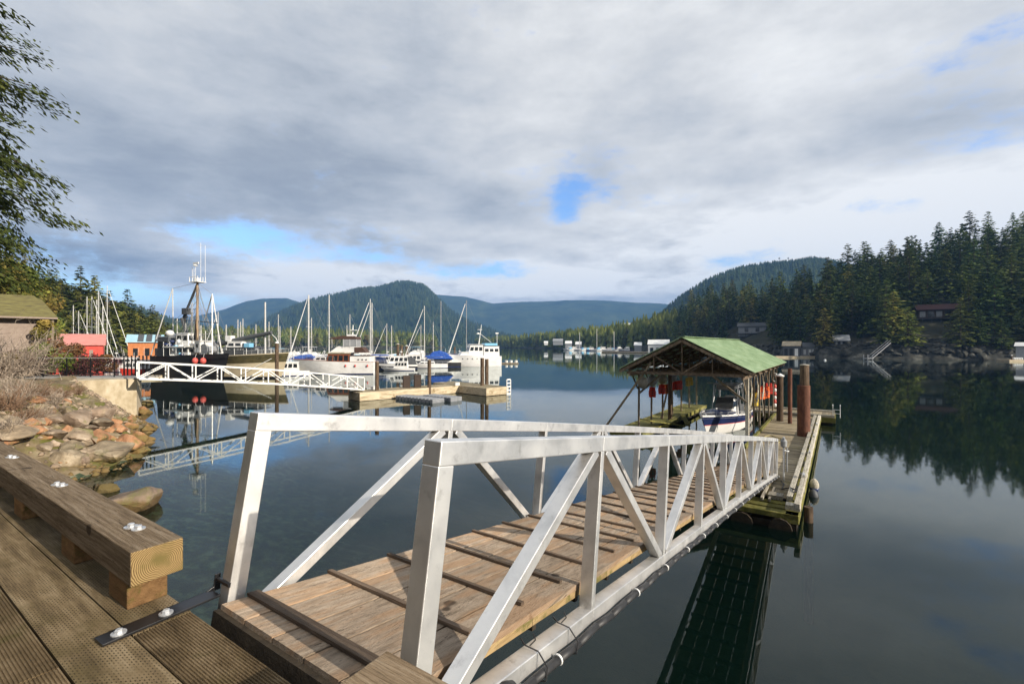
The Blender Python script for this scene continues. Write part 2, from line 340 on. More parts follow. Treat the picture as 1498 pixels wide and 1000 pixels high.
def npmesh(name, V, Fq, mats, rn=None, mi=None, parent=None, smooth=False):
    me = bpy.data.meshes.new(name); nv = len(V); k = Fq.shape[1]; nf = len(Fq)
    me.vertices.add(nv); me.vertices.foreach_set('co', np.asarray(V, np.float32).ravel())
    me.loops.add(nf*k); me.loops.foreach_set('vertex_index', Fq.astype(np.int32).ravel())
    me.polygons.add(nf); me.polygons.foreach_set('loop_start', np.arange(0, nf*k, k, dtype=np.int32))
    try: me.polygons.foreach_set('loop_total', np.full(nf, k, np.int32))
    except Exception: pass
    for q in mats: me.materials.append(MT[q] if isinstance(q, str) else q)
    if mi is not None: me.polygons.foreach_set('material_index', mi.astype(np.int32))
    at_ = me.attributes.new('rnd', 'FLOAT', 'FACE'); at_.data.foreach_set('value', (np.random.RandomState(1).rand(nf) if rn is None else rn).astype(np.float32))
    if smooth: me.polygons.foreach_set('use_smooth', np.ones(nf, bool))
    me.update(calc_edges=True); me.validate(); o = bpy.data.objects.new(name, me); COL.objects.link(o)
    if parent: o.parent = parent
    return o
def vnoise(seed, n=24):
    rs = np.random.RandomState(seed); g = rs.rand(64, 64)
    def f(x, y):
        x = np.asarray(x, float); y = np.asarray(y, float); xi = np.floor(x).astype(int); yi = np.floor(y).astype(int); fx = x-xi; fy = y-yi
        fx = fx*fx*(3-2*fx); fy = fy*fy*(3-2*fy); q = lambda i, j: g[i % 64, j % 64]
        return (q(xi,yi)*(1-fx)+q(xi+1,yi)*fx)*(1-fy)+(q(xi,yi+1)*(1-fx)+q(xi+1,yi+1)*fx)*fy
    def fb(x, y, o=5):
        s = 0; a = .5
        for i in range(o): s = s+a*f(x*2**i+i*7.3, y*2**i+i*3.1); a *= .5
        return s
    return fb
N1, N2, N3 = vnoise(3), vnoise(5), vnoise(11)
def grid(name, X, Y, Z, mats, kind='structure', smooth=True, mi=None):
    r, c = X.shape; V = np.stack([X, Y, Z], -1).reshape(-1, 3); i = np.arange(r*c).reshape(r, c)
    Fq = np.stack([i[:-1,:-1], i[:-1,1:], i[1:,1:], i[1:,:-1]], -1).reshape(-1, 4)
    n = np.cross(V[Fq[0,1]]-V[Fq[0,0]], V[Fq[0,3]]-V[Fq[0,0]])
    if n[2] < 0: Fq = Fq[:, ::-1]
    o = npmesh(name, V, Fq, mats, smooth=smooth, mi=mi); o['kind'] = kind; return o

# ---------------------------------------------------------------- water and sea bed
def water_material():
    m = bpy.data.materials.new('sea_water'); m.use_nodes = True; clear(m.node_tree); t = NT(m.node_tree)
    pos = t.new('ShaderNodeNewGeometry').outputs['Position']
    patch = t.noise(t.scalev(pos, (.012, .03, 1)), 1, 3, .5, .6)
    rip = t.noise(t.scalev(pos, (1, 1.4, 1)), 1.5, 3, .5, .3); rip2 = t.noise(t.scalev(pos, (1, 1.2, 1)), .28, 2, .5, .2); fine = t.noise(pos, 6.0, 2, .5)
    h = t.math('ADD', t.math('MULTIPLY', rip, .9), t.math('MULTIPLY', rip2, 2.4)); h = t.math('ADD', h, t.math('MULTIPLY', fine, .12))
    amp = t.math('MULTIPLY_ADD', t.smooth(patch, .52, .68), .010, .0006)
    bp = t.new('ShaderNodeBump'); bp.inputs['Strength'].default_value = 1; t.set(bp.inputs['Distance'], 1.0); t.set(bp.inputs['Height'], t.math('MULTIPLY', h, amp))
    gl = t.new('ShaderNodeBsdfGlossy'); gl.inputs['Roughness'].default_value = .03; gl.inputs['Color'].default_value = (.94, .99, .99, 1); t.l.new(bp.outputs[0], gl.inputs['Normal'])
    df = t.new('ShaderNodeBsdfDiffuse'); df.inputs[0].default_value = (.007, .027, .022, 1)
    tr = t.new('ShaderNodeBsdfTransparent'); tr.inputs[0].default_value = (.60, .78, .66, 1)
    body = t.new('ShaderNodeMixShader'); body.inputs[0].default_value = .84; t.l.new(df.outputs[0], body.inputs[1]); t.l.new(tr.outputs[0], body.inputs[2])
    fr = t.new('ShaderNodeFresnel'); fr.inputs[0].default_value = 1.38; t.l.new(bp.outputs[0], fr.inputs['Normal'])
    mx = t.new('ShaderNodeMixShader'); t.set(mx.inputs[0], t.math('MULTIPLY', fr.outputs[0], 1.0, clamp=True)); t.l.new(body.outputs[0], mx.inputs[1]); t.l.new(gl.outputs[0], mx.inputs[2])
    o = t.new('ShaderNodeOutputMaterial'); t.l.new(mx.outputs[0], o.inputs[0]); return m
MT['water'] = water_material()
xs = np.array([-8800, -2000, -400, -100, 0, 100, 400, 2000, 8800.]); ys = np.array([-400, -60, 0, 60, 300, 1000, 3000, 8300.])
wx, wy = np.meshgrid(xs, ys); grid('water', wx, wy, wx*0, ['water'], smooth=False)
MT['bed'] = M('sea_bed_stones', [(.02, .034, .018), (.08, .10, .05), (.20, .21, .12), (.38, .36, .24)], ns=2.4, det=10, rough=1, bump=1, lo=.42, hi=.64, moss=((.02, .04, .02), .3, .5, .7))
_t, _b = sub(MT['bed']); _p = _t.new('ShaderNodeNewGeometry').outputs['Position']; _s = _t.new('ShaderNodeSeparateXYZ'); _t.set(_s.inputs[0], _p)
_k = _t.smooth(_t.math('ADD', _s.outputs[2], _t.math('MULTIPLY', _t.noise(_p, .8, 6), 2.2)), -2.6, .4)   # water absorption put into the colour: bed darkens with depth
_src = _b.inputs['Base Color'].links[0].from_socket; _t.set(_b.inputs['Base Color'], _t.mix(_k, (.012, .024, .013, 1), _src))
SH = [(-30,-22),(4,-15),(12,-15),(17,-16.4),(20,-17.6),(24,-19.6),(31,-24.4),(34.2,-28),(36,-29.5),(45,-42),(60,-62),(75,-85),(100,-108),(160,-118),(220,-160),(290,-205),(400,-300),(520,-420)]
SHY = np.array([p[0] for p in SH], float); SHX = np.array([p[1] for p in SH], float)
def left_h(X, Y):
    X = np.asarray(X, float); Y = np.asarray(Y, float)
    d = np.interp(Y, SHY, SHX)-X+(N1(X*.35, Y*.35)-.5)*2.2*np.clip((34-Y)/6, 0, 1)
    sea = np.maximum(-7.5, .26*d)
    near = np.minimum(2.8, .62*d)
    near = np.where(d > 26, 2.8+(d-26)*.36, near)
    far = 1.0+np.maximum(0, d-3)*.37; k = np.clip((Y-62)/25, 0, 1)
    land = near*(1-k)+np.minimum(far, 75)*k
    z = np.where(d < 0, sea, land)
    bumpy = (N2(X*.5, Y*.5)-.5)*np.where(d < 0, .8, .9)*np.where((Y > 36) & (Y < 62) & (d > 0), .1, 1)
    return z+np.where(np.abs(d) < .5, bumpy*.3, bumpy)
MT['bank'] = M('shore_soil', [(.08, .06, .03), (.20, .15, .085), (.32, .26, .17)], ns=1.2, det=10, rough=1, bump=1.6, bs=6, moss=((.12, .12, .02), .5, .48, .62))
gx, gy = np.meshgrid(np.concatenate([np.linspace(-75, -30, 60), np.linspace(-29.6, -8, 90), np.linspace(-7, 14, 20)]), np.linspace(-6, 62, 130))
gz = left_h(gx, gy)
fx = .5*(gx[:-1,:-1]+gx[1:,1:]); mi = (gz[:-1,:-1] < .12).astype(int)
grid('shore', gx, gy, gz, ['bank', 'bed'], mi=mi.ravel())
gx, gy = np.meshgrid(np.linspace(-520, -62, 150), np.linspace(62, 520, 120)); gz = left_h(gx, gy)
MT['forestfloor'] = M('forest_floor', [(.012, .016, .008), (.03, .03, .014), (.05, .045, .022)], ns=.2, det=8, rough=1, bump=1, bs=2)
grid('left_hillside', gx, gy, gz-.05, ['forestfloor'])
bx, by = np.meshgrid(np.array([-8700, -500, -76, 14.5, 300, 8700]), np.array([-390, -30, 62.5, 500, 8200])); grid('sea_bed', bx, by, bx*0-9, ['forestfloor'], smooth=False)

# ---------------------------------------------------------------- hills and mountains
MT['mtn'] = M('far_forest_slope', [(.010, .022, .008), (.028, .044, .014), (.055, .072, .024)], ns=.009, det=12, rough=1, bump=0, geo=True, spec=0)
def mountain(name, Y0, Y1, pts, seed, rough=.06, mat='mtn', nx=160, zmin=-3, trees=0):
    px = np.array([p[0] for p in pts], float); py = np.array([p[1] for p in pts], float); s = np.linspace(px[0], px[-1], nx)
    top = CZ+(HZ-np.interp(s, px, py))/F*Y1-trees
    t = np.concatenate([np.linspace(0, 1, 26), [1.12, 1.3, 1.6]]); T, Sx = np.meshgrid(t, s, indexing='ij'); TT = np.broadcast_to(top, T.shape)
    Yd = Y0+(Y1-Y0)*T; X = (Sx-749)/F*Yd
    prof = np.where(T <= 1, np.sin(np.clip(T, 0, 1)*math.pi/2)**1.1, 1-(T-1)*1.1)
    nz = (vnoise(seed)(X/(Y1*.06), Yd/(Y1*.06))-.5)*rough*Y1*.35*np.clip(T*(1-T)*4, 0, 1)
    Z = np.maximum(zmin, TT*prof+nz+(1-np.clip(T*8, 0, 1))*zmin)
    grid(name, X, Yd, Z, [mat]); return s, top
def rows(pts, yoff=0): return pts
mountain('far_mountain', 3000, 4000, [(200,488),(255,468),(300,460),(330,452),(360,441),(385,437),(420,436),(450,446),(480,460),(540,480)], 1)
mB = [(300,492),(340,485),(380,468),(410,453),(450,437),(480,430),(520,421),(560,418),(580,412),(597,411),(620,416),(640,432),(660,450),(690,470),(730,485),(780,494)]
mountain('middle_mountain', 1500, 2500, mB, 2, trees=30)
mountain('far_mountain', 3300, 4500, [(560,452),(600,440),(640,432),(680,434),(720,444),(760,442),(850,440),(900,441),(960,444),(1000,448),(1100,455),(1250,470)], 3)
mD = [(860,503),(895,494),(930,478),(960,459),(1000,427),(1040,403),(1080,391),(1130,384),(1190,378),(1230,383),(1300,400),(1400,420)]
mountain('right_mountain', 800, 1400, mD, 4, trees=24)
mE = [(60,440),(130,441),(180,447),(200,448),(225,456),(260,467),(300,478),(350,492)]
mountain('left_mountain', 900, 1500, mE, 5, trees=20)
# low wooded points across the bay: shore pixels give the depth
def strip(name, shore, back, hts, mat='forestfloor'):
    # shore: [(px, Y)], back: extra depth, hts: height at the back
    px = np.linspace(shore[0][0], shore[-1][0], 90); Y0 = np.interp(px, [q[0] for q in shore], [q[1] for q in shore]); H = np.interp(px, [q[0] for q in shore], hts)
    t = np.concatenate([np.linspace(0, 1, 12), [1.3]]); T, P = np.meshgrid(t, px, indexing='ij')
    Y = Y0[None]+back*T; X = (P-749)/F*Y; Z = np.where(T < 1.1, -1.5+2.5*np.clip(T*12, 0, 1)+H[None]*np.clip(T, 0, 1)**.8, -3)+(N3(X*.05, Y*.05)-.5)*3*np.clip(T*4, 0, 1)
    grid(name, X, Y, Z, [mat])
    def h(p, tt):
        y0 = np.interp(p, [q[0] for q in shore], [q[1] for q in shore]); hh = np.interp(p, [q[0] for q in shore], hts); Yq = y0+back*tt; Xq = (p-749)/F*Yq
        return Xq, Yq, -1.5+2.5*min(1, tt*12)+hh*tt**.8+float((N3(Xq*.05, Yq*.05)-.5)*3*min(1, tt*4))
    return h
MT['rockshore'] = M('rocky_shore', [(.012, .013, .010), (.038, .038, .030), (.13, .125, .105)], ns=.35, det=10, rough=1, bump=2, bs=1.5, geo=True)
hC = strip('wooded_point', [(230,520),(300,560),(400,640),(500,720),(600,820),(650,900)], 90, [9,10,11,12,10,1])
hG = strip('wooded_point', [(690,1150),(740,900),(800,720),(850,560),(900,470),(960,420),(1000,400)], 110, [2,6,9,10,12,22,28])
RS = [(940,430),(980,400),(1040,310),(1100,260),(1140,232),(1200,186),(1300,172),(1400,163),(1498,158),(1640,150)]
RH = [20,30,46,41,39,43,53,63,69,34]
def right_h(p, t):
    y0 = np.interp(p, [q[0] for q in RS], [q[1] for q in RS]); hh = np.interp(p, [q[0] for q in RS], RH); Y = y0+125*t; X = (p-749)/F*Y
    z = np.where(t < .04, -2+t/.04*6, 4+(hh-4)*np.clip((t-.04)/.96, 0, 1)**.85)+(N3(X*.05+9, Y*.05)-.5)*6*np.clip(t*10, 0, 1)
    return X, Y, np.where(t > 1.05, -6, z)
T, P = np.meshgrid(np.concatenate([np.linspace(0, .1, 14), np.linspace(.13, 1, 26), [1.4]]), np.linspace(940, 1640, 200), indexing='ij')
X, Y, Z = right_h(P, T); jag = (N1(X*.25, Y*.25+Z*.1)-.5)*3*(T < .12)
grid('right_hillside', X+jag, Y+jag, Z, ['forestfloor', 'rockshore'], mi=(T[:-1,:-1] < .075).astype(int).ravel(), smooth=False)

# ---------------------------------------------------------------- the near wharf
WX, WY = ab(1.17, -2.2)
wharf = thing('wharf', 'timber wharf deck with heavy grey bull rails in the near left corner', 'wharf', (WX, WY, 3.8), ANG)
def incised_material():
    m = M('incised_treated_board', [(.075, .052, .028), (.18, .13, .07), (.30, .23, .14)], sc=(7, .8, 7), ns=2.2, det=9, rough=.9, rnd=.2, spec=.2, streak=.4, moss=((.10, .075, .03), 2.6, .45, .75), bump=.35, bs=20)
    t, b = sub(m); co = t.new('ShaderNodeTexCoord').outputs['Object']; sp = t.new('ShaderNodeSeparateXYZ'); t.set(sp.inputs[0], co)
    u = t.math('DIVIDE', sp.outputs[0], .0125); row = t.math('FLOOR', u); off = t.math('MULTIPLY', t.math('MODULO', row, 2), .5)
    vv = t.math('ADD', t.math('DIVIDE', sp.outputs[1], .030), off)
    du = t.math('ABSOLUTE', t.math('SUBTRACT', t.math('FRACT', u), .5)); dv = t.math('ABSOLUTE', t.math('SUBTRACT', t.math('FRACT', vv), .5))
    hole = t.math('MULTIPLY', t.math('LESS_THAN', du, .2), t.math('LESS_THAN', dv, .22))
    wear = t.smooth(t.noise(co, 5, 4), .38, .55)
    hole = t.math('MULTIPLY', hole, t.math('MULTIPLY_ADD', wear, .6, .25))
    src = b.inputs['Base Color'].links[0].from_socket; t.set(b.inputs['Base Color'], t.mix(hole, src, (.02, .015, .008, 1)))
    return m
MT['incised'] = incised_material()
MT['ribbed'] = M('ribbed_treated_board', [(.06, .040, .02), (.165, .115, .06), (.28, .205, .12)], sc=(3, 1, 3), ns=2.5, det=9, rough=.9, rnd=.15, spec=.2, moss=((.10, .082, .03), 3.0, .55, .75), bump=.5, bs=30)
def endgrain_material():
    m = bpy.data.materials.new('end_grain'); m.use_nodes = True; clear(m.node_tree); t = NT(m.node_tree)
    co = t.new('ShaderNodeTexCoord').outputs['Object']; ad = t.new('ShaderNodeVectorMath', operation='ADD'); t.set(ad.inputs[0], co); ad.inputs[1].default_value = (.05, 0, -.25); v = t.scalev(ad.outputs[0], (1, 0, 1.1))
    nz = t.noise(co, 9, 4, .6, .5, out='Color' if False else 1); mv = t.new('ShaderNodeVectorMath', operation='MULTIPLY_ADD'); t.set(mv.inputs[0], nz); mv.inputs[1].default_value = (.02, 0, .02); t.set(mv.inputs[2], v)
    ln = t.new('ShaderNodeVectorMath', operation='LENGTH'); t.set(ln.inputs[0], mv.outputs[0]); r = ln.outputs['Value']
    s = t.math('SINE', t.math('MULTIPLY', t.math('POWER', r, .85), 520)); c = t.ramp(t.math('MULTIPLY_ADD', s, .5, .5), [(0, (.10, .06, .025)), (.5, (.26, .17, .07)), (1, (.36, .26, .12))])
    c = t.mix(t.smooth(t.noise(co, 7, 6), .45, .7), c, (.15, .115, .04, 1))
    b = t.new('ShaderNodeBsdfPrincipled'); t.set(b.inputs['Base Color'], c); b.inputs['Roughness'].default_value = .85; b.inputs['Specular IOR Level'].default_value = .2
    o = t.new('ShaderNodeOutputMaterial'); t.l.new(b.outputs[0], o.inputs[0]); return m
MT['endgrain'] = endgrain_material()
def ribbed_plank(mb, x0, x1, y0, y1, z, th, n, depth, m):
    w = (x1-x0)/n; prof = [(x0, z-th)]
    for i in range(n):
        a = x0+i*w; prof += [(a+.001, z-depth), (a+w*.28, z), (a+w*.72, z), (a+w-.001, z-depth)]
    prof += [(x1, z-th)]
    k = len(prof); vs = [(p[0], y0, p[1]) for p in prof]+[(p[0], y1, p[1]) for p in prof]
    mb.add(vs, [(i, i+1, i+1+k, i+k) for i in range(k-1)]+[tuple(range(k-1, -1, -1)), tuple(range(k, 2*k))], m)
mb = MB(); x = 0.0; i = 0
for i in range(11):
    x1 = -i*.272; x0 = x1-.264
    segs = [(-6.0, -1.1), (-1.092, .76), (.768, 3.9), (3.908, 7.2), (7.208, 12)] if i % 2 == 0 else [(-6, -.4), (-.392, 4.4), (4.408, 12)]
    for (a, b) in segs:
        if (i % 2 == 0 and not (i == 0 and b > .8)) : ribbed_plank(mb, x0, x1, a, b, rnd.uniform(-.003, .002), .075, 20, .006, 1)
        else: mb.box(x0, x1, a, b, -.075, rnd.uniform(-.003, .002), 0)
    if i == 0:
        pass
mb.build('deck', ['incised', 'ribbed'], wharf)
mb = MB(); mb.box(-.30, -.05, -6, 12, -.42, -.085); mb.box(-3.0, -2.75, -6, 12, -.42, -.085)
for k in range(8): mb.box(-2.7, -.32, -5.5+k*2.4, -5.2+k*2.4, -.40, -.09)
mb.build('joist_frame', 'darkwood', wharf)
for (px_, py_) in ((-.18, -3), (-.18, 3.2), (-.18, 7.2), (-.18, 11), (-2.8, 1), (-2.8, 7)):
    MB().tube((px_, py_, -8), (px_, py_, -.42), .17, .16, 12).build('pile', 'pile', wharf)
def rail(y0, y1, zt, endz):
    mb = MB(); mb.box(-.205, .052, y0, y1, .15, zt, 0); o = None
    # end faces toward the gangway carry end grain
    mb.m[2 if endz == 'lo' else 4] = 1
    return mb.build('bull_rail', ['railwood', 'endgrain'], wharf, bevel=.007)
r1 = rail(1.0, 12, .345, 'lo'); r2 = rail(-6.0, -.80, .325, 'hi')
def washer_bolt(mb, x, y, z, s=1.0):
    mb.lathe([(.036*s, 0), (.036*s, .006*s), (.012*s, .007*s)], 14, (x, y, z), 0, .5); mb.lathe([(.019*s, 0), (.019*s, .014*s), (.014*s, .018*s)], 6, (x, y, z+.006*s), 0, .5)
for (px_, py_) in ((17.6, 669), (87, 709.5), (197, 772)):
    Xw, Yw, _ = at(px_, py_, 4.145); dx, dy = Xw-WX, Yw-WY; lx = dx*math.cos(ANG)+dy*math.sin(ANG); ly = -dx*math.sin(ANG)+dy*math.cos(ANG)
    for q in (-.038, .038):
        mb = MB(); washer_bolt(mb, lx-.2*q, ly+q, .345, 1.05); mb.build('bolt', 'galv', r1)
for y0 in (1.07, 1.95 if False else 2.05, 3.5, 5.0, 6.5, 8.0, 9.5):
    MB().box(-.20, -.004, y0, y0+.30, .002, .147).build('spacer_block', 'blockwood', wharf, bevel=.006)
MB().box(-.20, -.004, -1.25, -.92, .002, .147).build('spacer_block', 'blockwood', wharf, bevel=.006)

# black hinge strap bolted on the wharf
bk = thing('hinge_strap', 'black steel strap bolted to the wharf deck at the gangway corner', 'bracket', (*ab(.80, -3.02), 3.801), ANG+.03)
mb = MB(); mb.box(-.02, .53, -.052, .052, .003, .016); mb.prism([(-.02, .003), (.50, .003), (.58, .003), (.58, .10), (.55, .10), (.54, .03), (.50, .016), (-.02, .016)], .046, .056, plane='xz'); mb.build('strap', 'black', bk, bevel=.002)
for q in (.06, .27):
    mb = MB(); washer_bolt(mb, q, -.005, .016, .95); mb.build('bolt', 'galv', bk)
MB().tube((.562, -.1, .07), (.562, .06, .07), .014, n=10).build('pin', 'black', bk)

wh = thing('unseen_dark_building', 'dark cedar sided building added out of view behind the wharf to darken metal reflections', 'building', (WX, WY, 3.8), ANG)  # unseen building added to darken what the gangway posts reflect
MB().box(-17, -9.5, -5, 17, -3, 5.2).build('wall', 'cedar', wh); mb = MB(); mb.prism([(-8.6, 5.1), (-13.2, 8.0), (-17.9, 5.1), (-17.9, 4.9), (-13.2, 7.8), (-8.6, 4.9)], -6, 18, plane='xz'); mb.build('roof', 'roofwood', wh)
for q in (-3, 1, 5, 9, 13): MB().box(-9.52, -9.46, q, q+1.6, 1.0, 2.6).build('window', 'glass', wh)
# ---------------------------------------------------------------- the gangway
def zd(t): return -.152*t-.0008*t*t
def PT(t, y, h): return (t+.165*h, y, zd(t)+h*.986)
BAY = 1.83; NB = 10; LEN = BAY*NB
gx0, gy0 = ab(1.35, -2.23)
gang = thing('gangway', 'silver aluminium truss gangway with plank deck sloping down to the floating dock', 'gangway', (gx0, gy0, 3.79), ANG)
TN = (.163, 0, .986)
def truss(yc, w):
    nodes = [k*BAY for k in range(NB+1)]
    mb = MB()
    for a, b in zip(nodes, nodes[1:]):
        a_ = a if a > 0 else -.0; mb.beam(PT(a_, yc, 1.045), PT(b, yc, 1.045), w, .112, TN, r=.5)
    mb.build('top_chord', 'alu', gang, bevel=.006)
    mb = MB()
    for a, b in zip(nodes, nodes[1:]): mb.beam(PT(a, yc, -.205), PT(b, yc, -.205), w, .125, TN, r=.5)
    mb.build('bottom_chord', 'alu', gang, bevel=.006)
    for k in range(NB+1):
        t = nodes[k]; t = .052 if k == 0 else (LEN-.052 if k == NB else t); ww = .104 if k in (0, NB) else .062
        MB().beam(PT(t, yc, -.145), PT(t, yc, .99), w-.004, ww, (1, 0, 0), r=.5).build('end_post' if k in (0, NB) else 'upright', 'alu', gang, bevel=.005)
    for k in range(NB):
        a, b = nodes[k], nodes[k+1]
        if k % 2 == 0: p, q = PT(a+(.20 if k == 0 else .10), yc, -.14), PT(b-.09, yc, .995)
        else: p, q = PT(a+.09, yc, .995), PT(b-(.2 if k == NB-1 else .10), yc, -.14)
        MB().beam(p, q, w-.008, .078, (1, 0, .3), r=.5).build('diagonal_brace', 'alu', gang, bevel=.005)
truss(-.7775, .105); truss(.757, .105)
mb = MB(); W5 = [(-.695+.277*i, -.695+.277*(i+1)-.015) for i in range(5)]
for j, (y0, y1) in enumerate(W5):
    t = -.06 if True else 0; off = [0, 1.2, .4, 1.6, .8][j]; cuts = [-.05]+[c+off for c in np.arange(1.9, LEN-1, 3.66)]+[LEN+.05]
    for a, b in zip(cuts, cuts[1:]):
        r = rnd.random(); tt = [a+.003]+[q for q in np.arange(math.ceil(a/.915)*.915, b, .915) if a+.1 < q < b-.1]+[b-.003]
        for c, d in zip(tt, tt[1:]):
            mb.beam(PT(c, (y0+y1)/2, -.021+.004*(r-.7)), PT(d, (y0+y1)/2, -.021+.004*(r-.7)), y1-y0, .040, TN, r=r)
mb.build('plank_deck', 'deckwood', gang)
mb = MB(); mb2 = MB()
for a in np.arange(-.03, LEN, .61):
    mb.beam(PT(a+.03, -.69, -.085), PT(a+.03, .70, -.085), .045, .085, TN)
    mb2.beam(PT(a-.0, -.678, -.068), PT(a+.605, -.678, -.068), .03, .048, TN)
mb.build('cross_joists', 'darkwood', gang); mb2.build('edge_board', 'yellowwood', gang)
mb = MB(); mb.beam(PT(-.055, -.70, -.11), PT(-.055, .69, -.11), .05, .16, TN); mb.build('end_beam', 'darkwood', gang)
for k in range(34):
    t = .13+k*.535; a = rnd.uniform(-.01, .01)
    wd = .072 if k == 0 else .038
    MB().beam(PT(t+a, -.60, .011), PT(t-a+.01, .685, .011), wd, .020, TN).build('cleat', 'cleat', gang, bevel=.002)
# service pipe along the outside
mb = MB(); pts = []
for k in range(62):
    t = .35+k*.29; sag = .018*math.sin(k*1.26)**2; p = PT(t, -.872, -.235-sag); pts.append(p)
mb.path(pts, .026, 10); mb.build('service_pipe', 'rubber', gang, smooth=True)
MB().lathe([(.03, 0), (.055, .03), (.055, .26), (.03, .32)], 16, PT(.42, -.86, -.235), axis='x').build('pipe_boot', 'rubber', gang, smooth=True)
for k in range(20):
    t = .86+k*.9 if k > 1 else .80+k*.42; c = PT(t, -.872, -.237)
    MB().torus(c, .028, .009, 'x', 14, 6).build('pipe_clamp', 'white', gang)
for t in (1.02, 1.42):
    mb = MB(); mb.path([PT(t, -.715, -.10), PT(t-.02, -.76, -.115), PT(t+.01, -.835, -.135), PT(t+.015, -.90, -.20), PT(t, -.905, -.265), PT(t-.01, -.86, -.28)], .0045, 5); mb.path([PT(t, -.78, -.12), PT(t+.03, -.80, -.09), PT(t+.05, -.77, -.07)], .004, 5)
    mb.build('cable_tie', 'rubber', gang)
mb = MB(); mb.beam(PT(LEN+.0, -.70, -.03), (LEN+.85, -.70, -3.27), .02, .02, m=0)
mb.add([PT(LEN-.02, -.7, -.01), PT(LEN-.02, .69, -.01), (LEN+.75, .69, -3.275), (LEN+.75, -.7, -3.275), PT(LEN-.02, -.7, -.03), PT(LEN-.02, .69, -.03), (LEN+.75, .69, -3.286), (LEN+.75, -.7, -3.286)], [(0,1,2,3),(7,6,5,4),(0,4,5,1),(1,5,6,2),(2,6,7,3),(3,7,4,0)])
mb.build('apron_plate', 'galv', gang)
for y in (-.6, .6): MB().lathe([(.10, -.03), (.10, .03)], 16, (LEN-.1, y, -3.18), axis='y').build('wheel', 'rubber', gang)

# ---------------------------------------------------------------- the floating dock
DA = ANG-R(1.15); dx0, dy0 = ab(15.45, -.54)
def dw(x, y, z=0): c, s = math.cos(DA), math.sin(DA); return (dx0+c*x-s*y, dy0+s*x+c*y, z)
dock = thing('floating_dock', 'long weathered floating plank dock at the foot of the silver gangway', 'dock', (dx0, dy0, 0), DA)
mb = MB(); x = 1.55
while x < 21.6:
    wd = .185; mb.box(x, x+wd-.012, .42, 2.75, .43, .47+rnd.uniform(-.003, .003)); x += wd
mb.build('plank_deck', 'dockwood', dock)
mb = MB(); mb.box(0, 22, .04, .40, .20, .46); mb.box(0, 22, 2.5, 2.78, .05, .42); mb.box(0, .35, .05, 2.7, .30, .46); mb.box(.5, .8, .05, 2.7, .30, .455); mb.box(.95, 1.25, .3, 2.6, .30, .45); mb.build('edge_beams', 'mosswood', dock, bevel=.02)
mb = MB(); mb.box(.02, 21.9, .10, 2.66, -.35, .19); mb.tube((-.1, .5, .02), (22, .5, .02), .30, n=12); mb.tube((-.1, 1.5, .0), (22, 1.5, .0), .30, n=12); mb.tube((-.1, 2.4, .0), (22, 2.4, .0), .28, n=12); mb.build('float_logs', 'darkwood', dock)
for (y, hh, a, b) in ((.10, .30, .1, 7.2), (.10, .30, 7.25, 13.4), (.10, .30, 13.45, 20.6), (.34, .27, .9, 8.6), (.34, .27, 8.65, 14.5), (.34, .27, 14.55, 20.8)):
    MB().box(a, b, y-.075, y+.075, .47+hh-.16, .47+hh, r=rnd.random()).build('bull_rail', 'whitewood', dock, bevel=.012)
for k in range(11): MB().box(.4+k*2, .75+k*2, .03, .41, .462, .605).build('rail_block', 'whitewood', dock)
MB().box(12, 21.5, 2.62, 2.76, .475, .60).build('toe_rail', 'mosswood', dock, bevel=.01)
MB().box(8.5, 11.9, 2.62, 2.76, .475, .60).build('toe_rail', 'mosswood', dock, bevel=.01)
mb = MB(); mb.box(.9, 2.4, 1.05, 1.12, .47, .56); mb.box(.9, 2.4, .85, .91, .47, .55); mb.box(1.2, 1.6, .55, .95, .47, .60); mb.build('plank_offcuts', 'whitewood', dock)
cd = thing('cross_float', 'wooden float lying crosswise at the far end of the long dock', 'dock', dw(22.1, 0), DA)
mb = MB(); y = -.7
while y < 5.8: mb.box(.05, 2.9, y, y+.17, .44, .48+rnd.uniform(0, .006)); y += .185
mb.build('plank_deck', 'dockwood', cd); mb = MB(); mb.box(0, 3, -.75, 6, .12, .43); mb.build('side_beams', 'mosswood', cd)
mb = MB(); mb.box(.1, 2.9, -.6, 5.9, -.3, .11); mb.build('float_logs', 'darkwood', cd)
MB().box(.05, .22, -.7, 5.7, .485, .62).build('bull_rail', 'whitewood', cd); MB().box(2.75, 2.92, -.7, 5.7, .485, .62).build('bull_rail', 'whitewood', cd)
mb = MB()
for y in (-.9, -.5): mb.path([(.9, y, .485), (.9, y, 1.25), (.75, y, 1.35), (.5, y, 1.3)], .022, 6)
for z in (.75, 1.0): mb.tube((.9, -.9, z), (.9, -.5, z), .018)
tag(mb.build('swim_ladder', 'white', None, loc=dw(21.3, -.1), rz=DA), 'white tube swim ladder at the far end of the long dock', 'ladder')
mb = MB(); mb.box(0, .9, 0, .25, 0, .3); mb.box(-.02, .92, -.02, .27, .3, .34); tag(mb.build('dock_step', 'whitewood', None, loc=dw(21.2, .7, .47), rz=DA), 'low white wooden step on the far dock end beside the big piles', 'step')

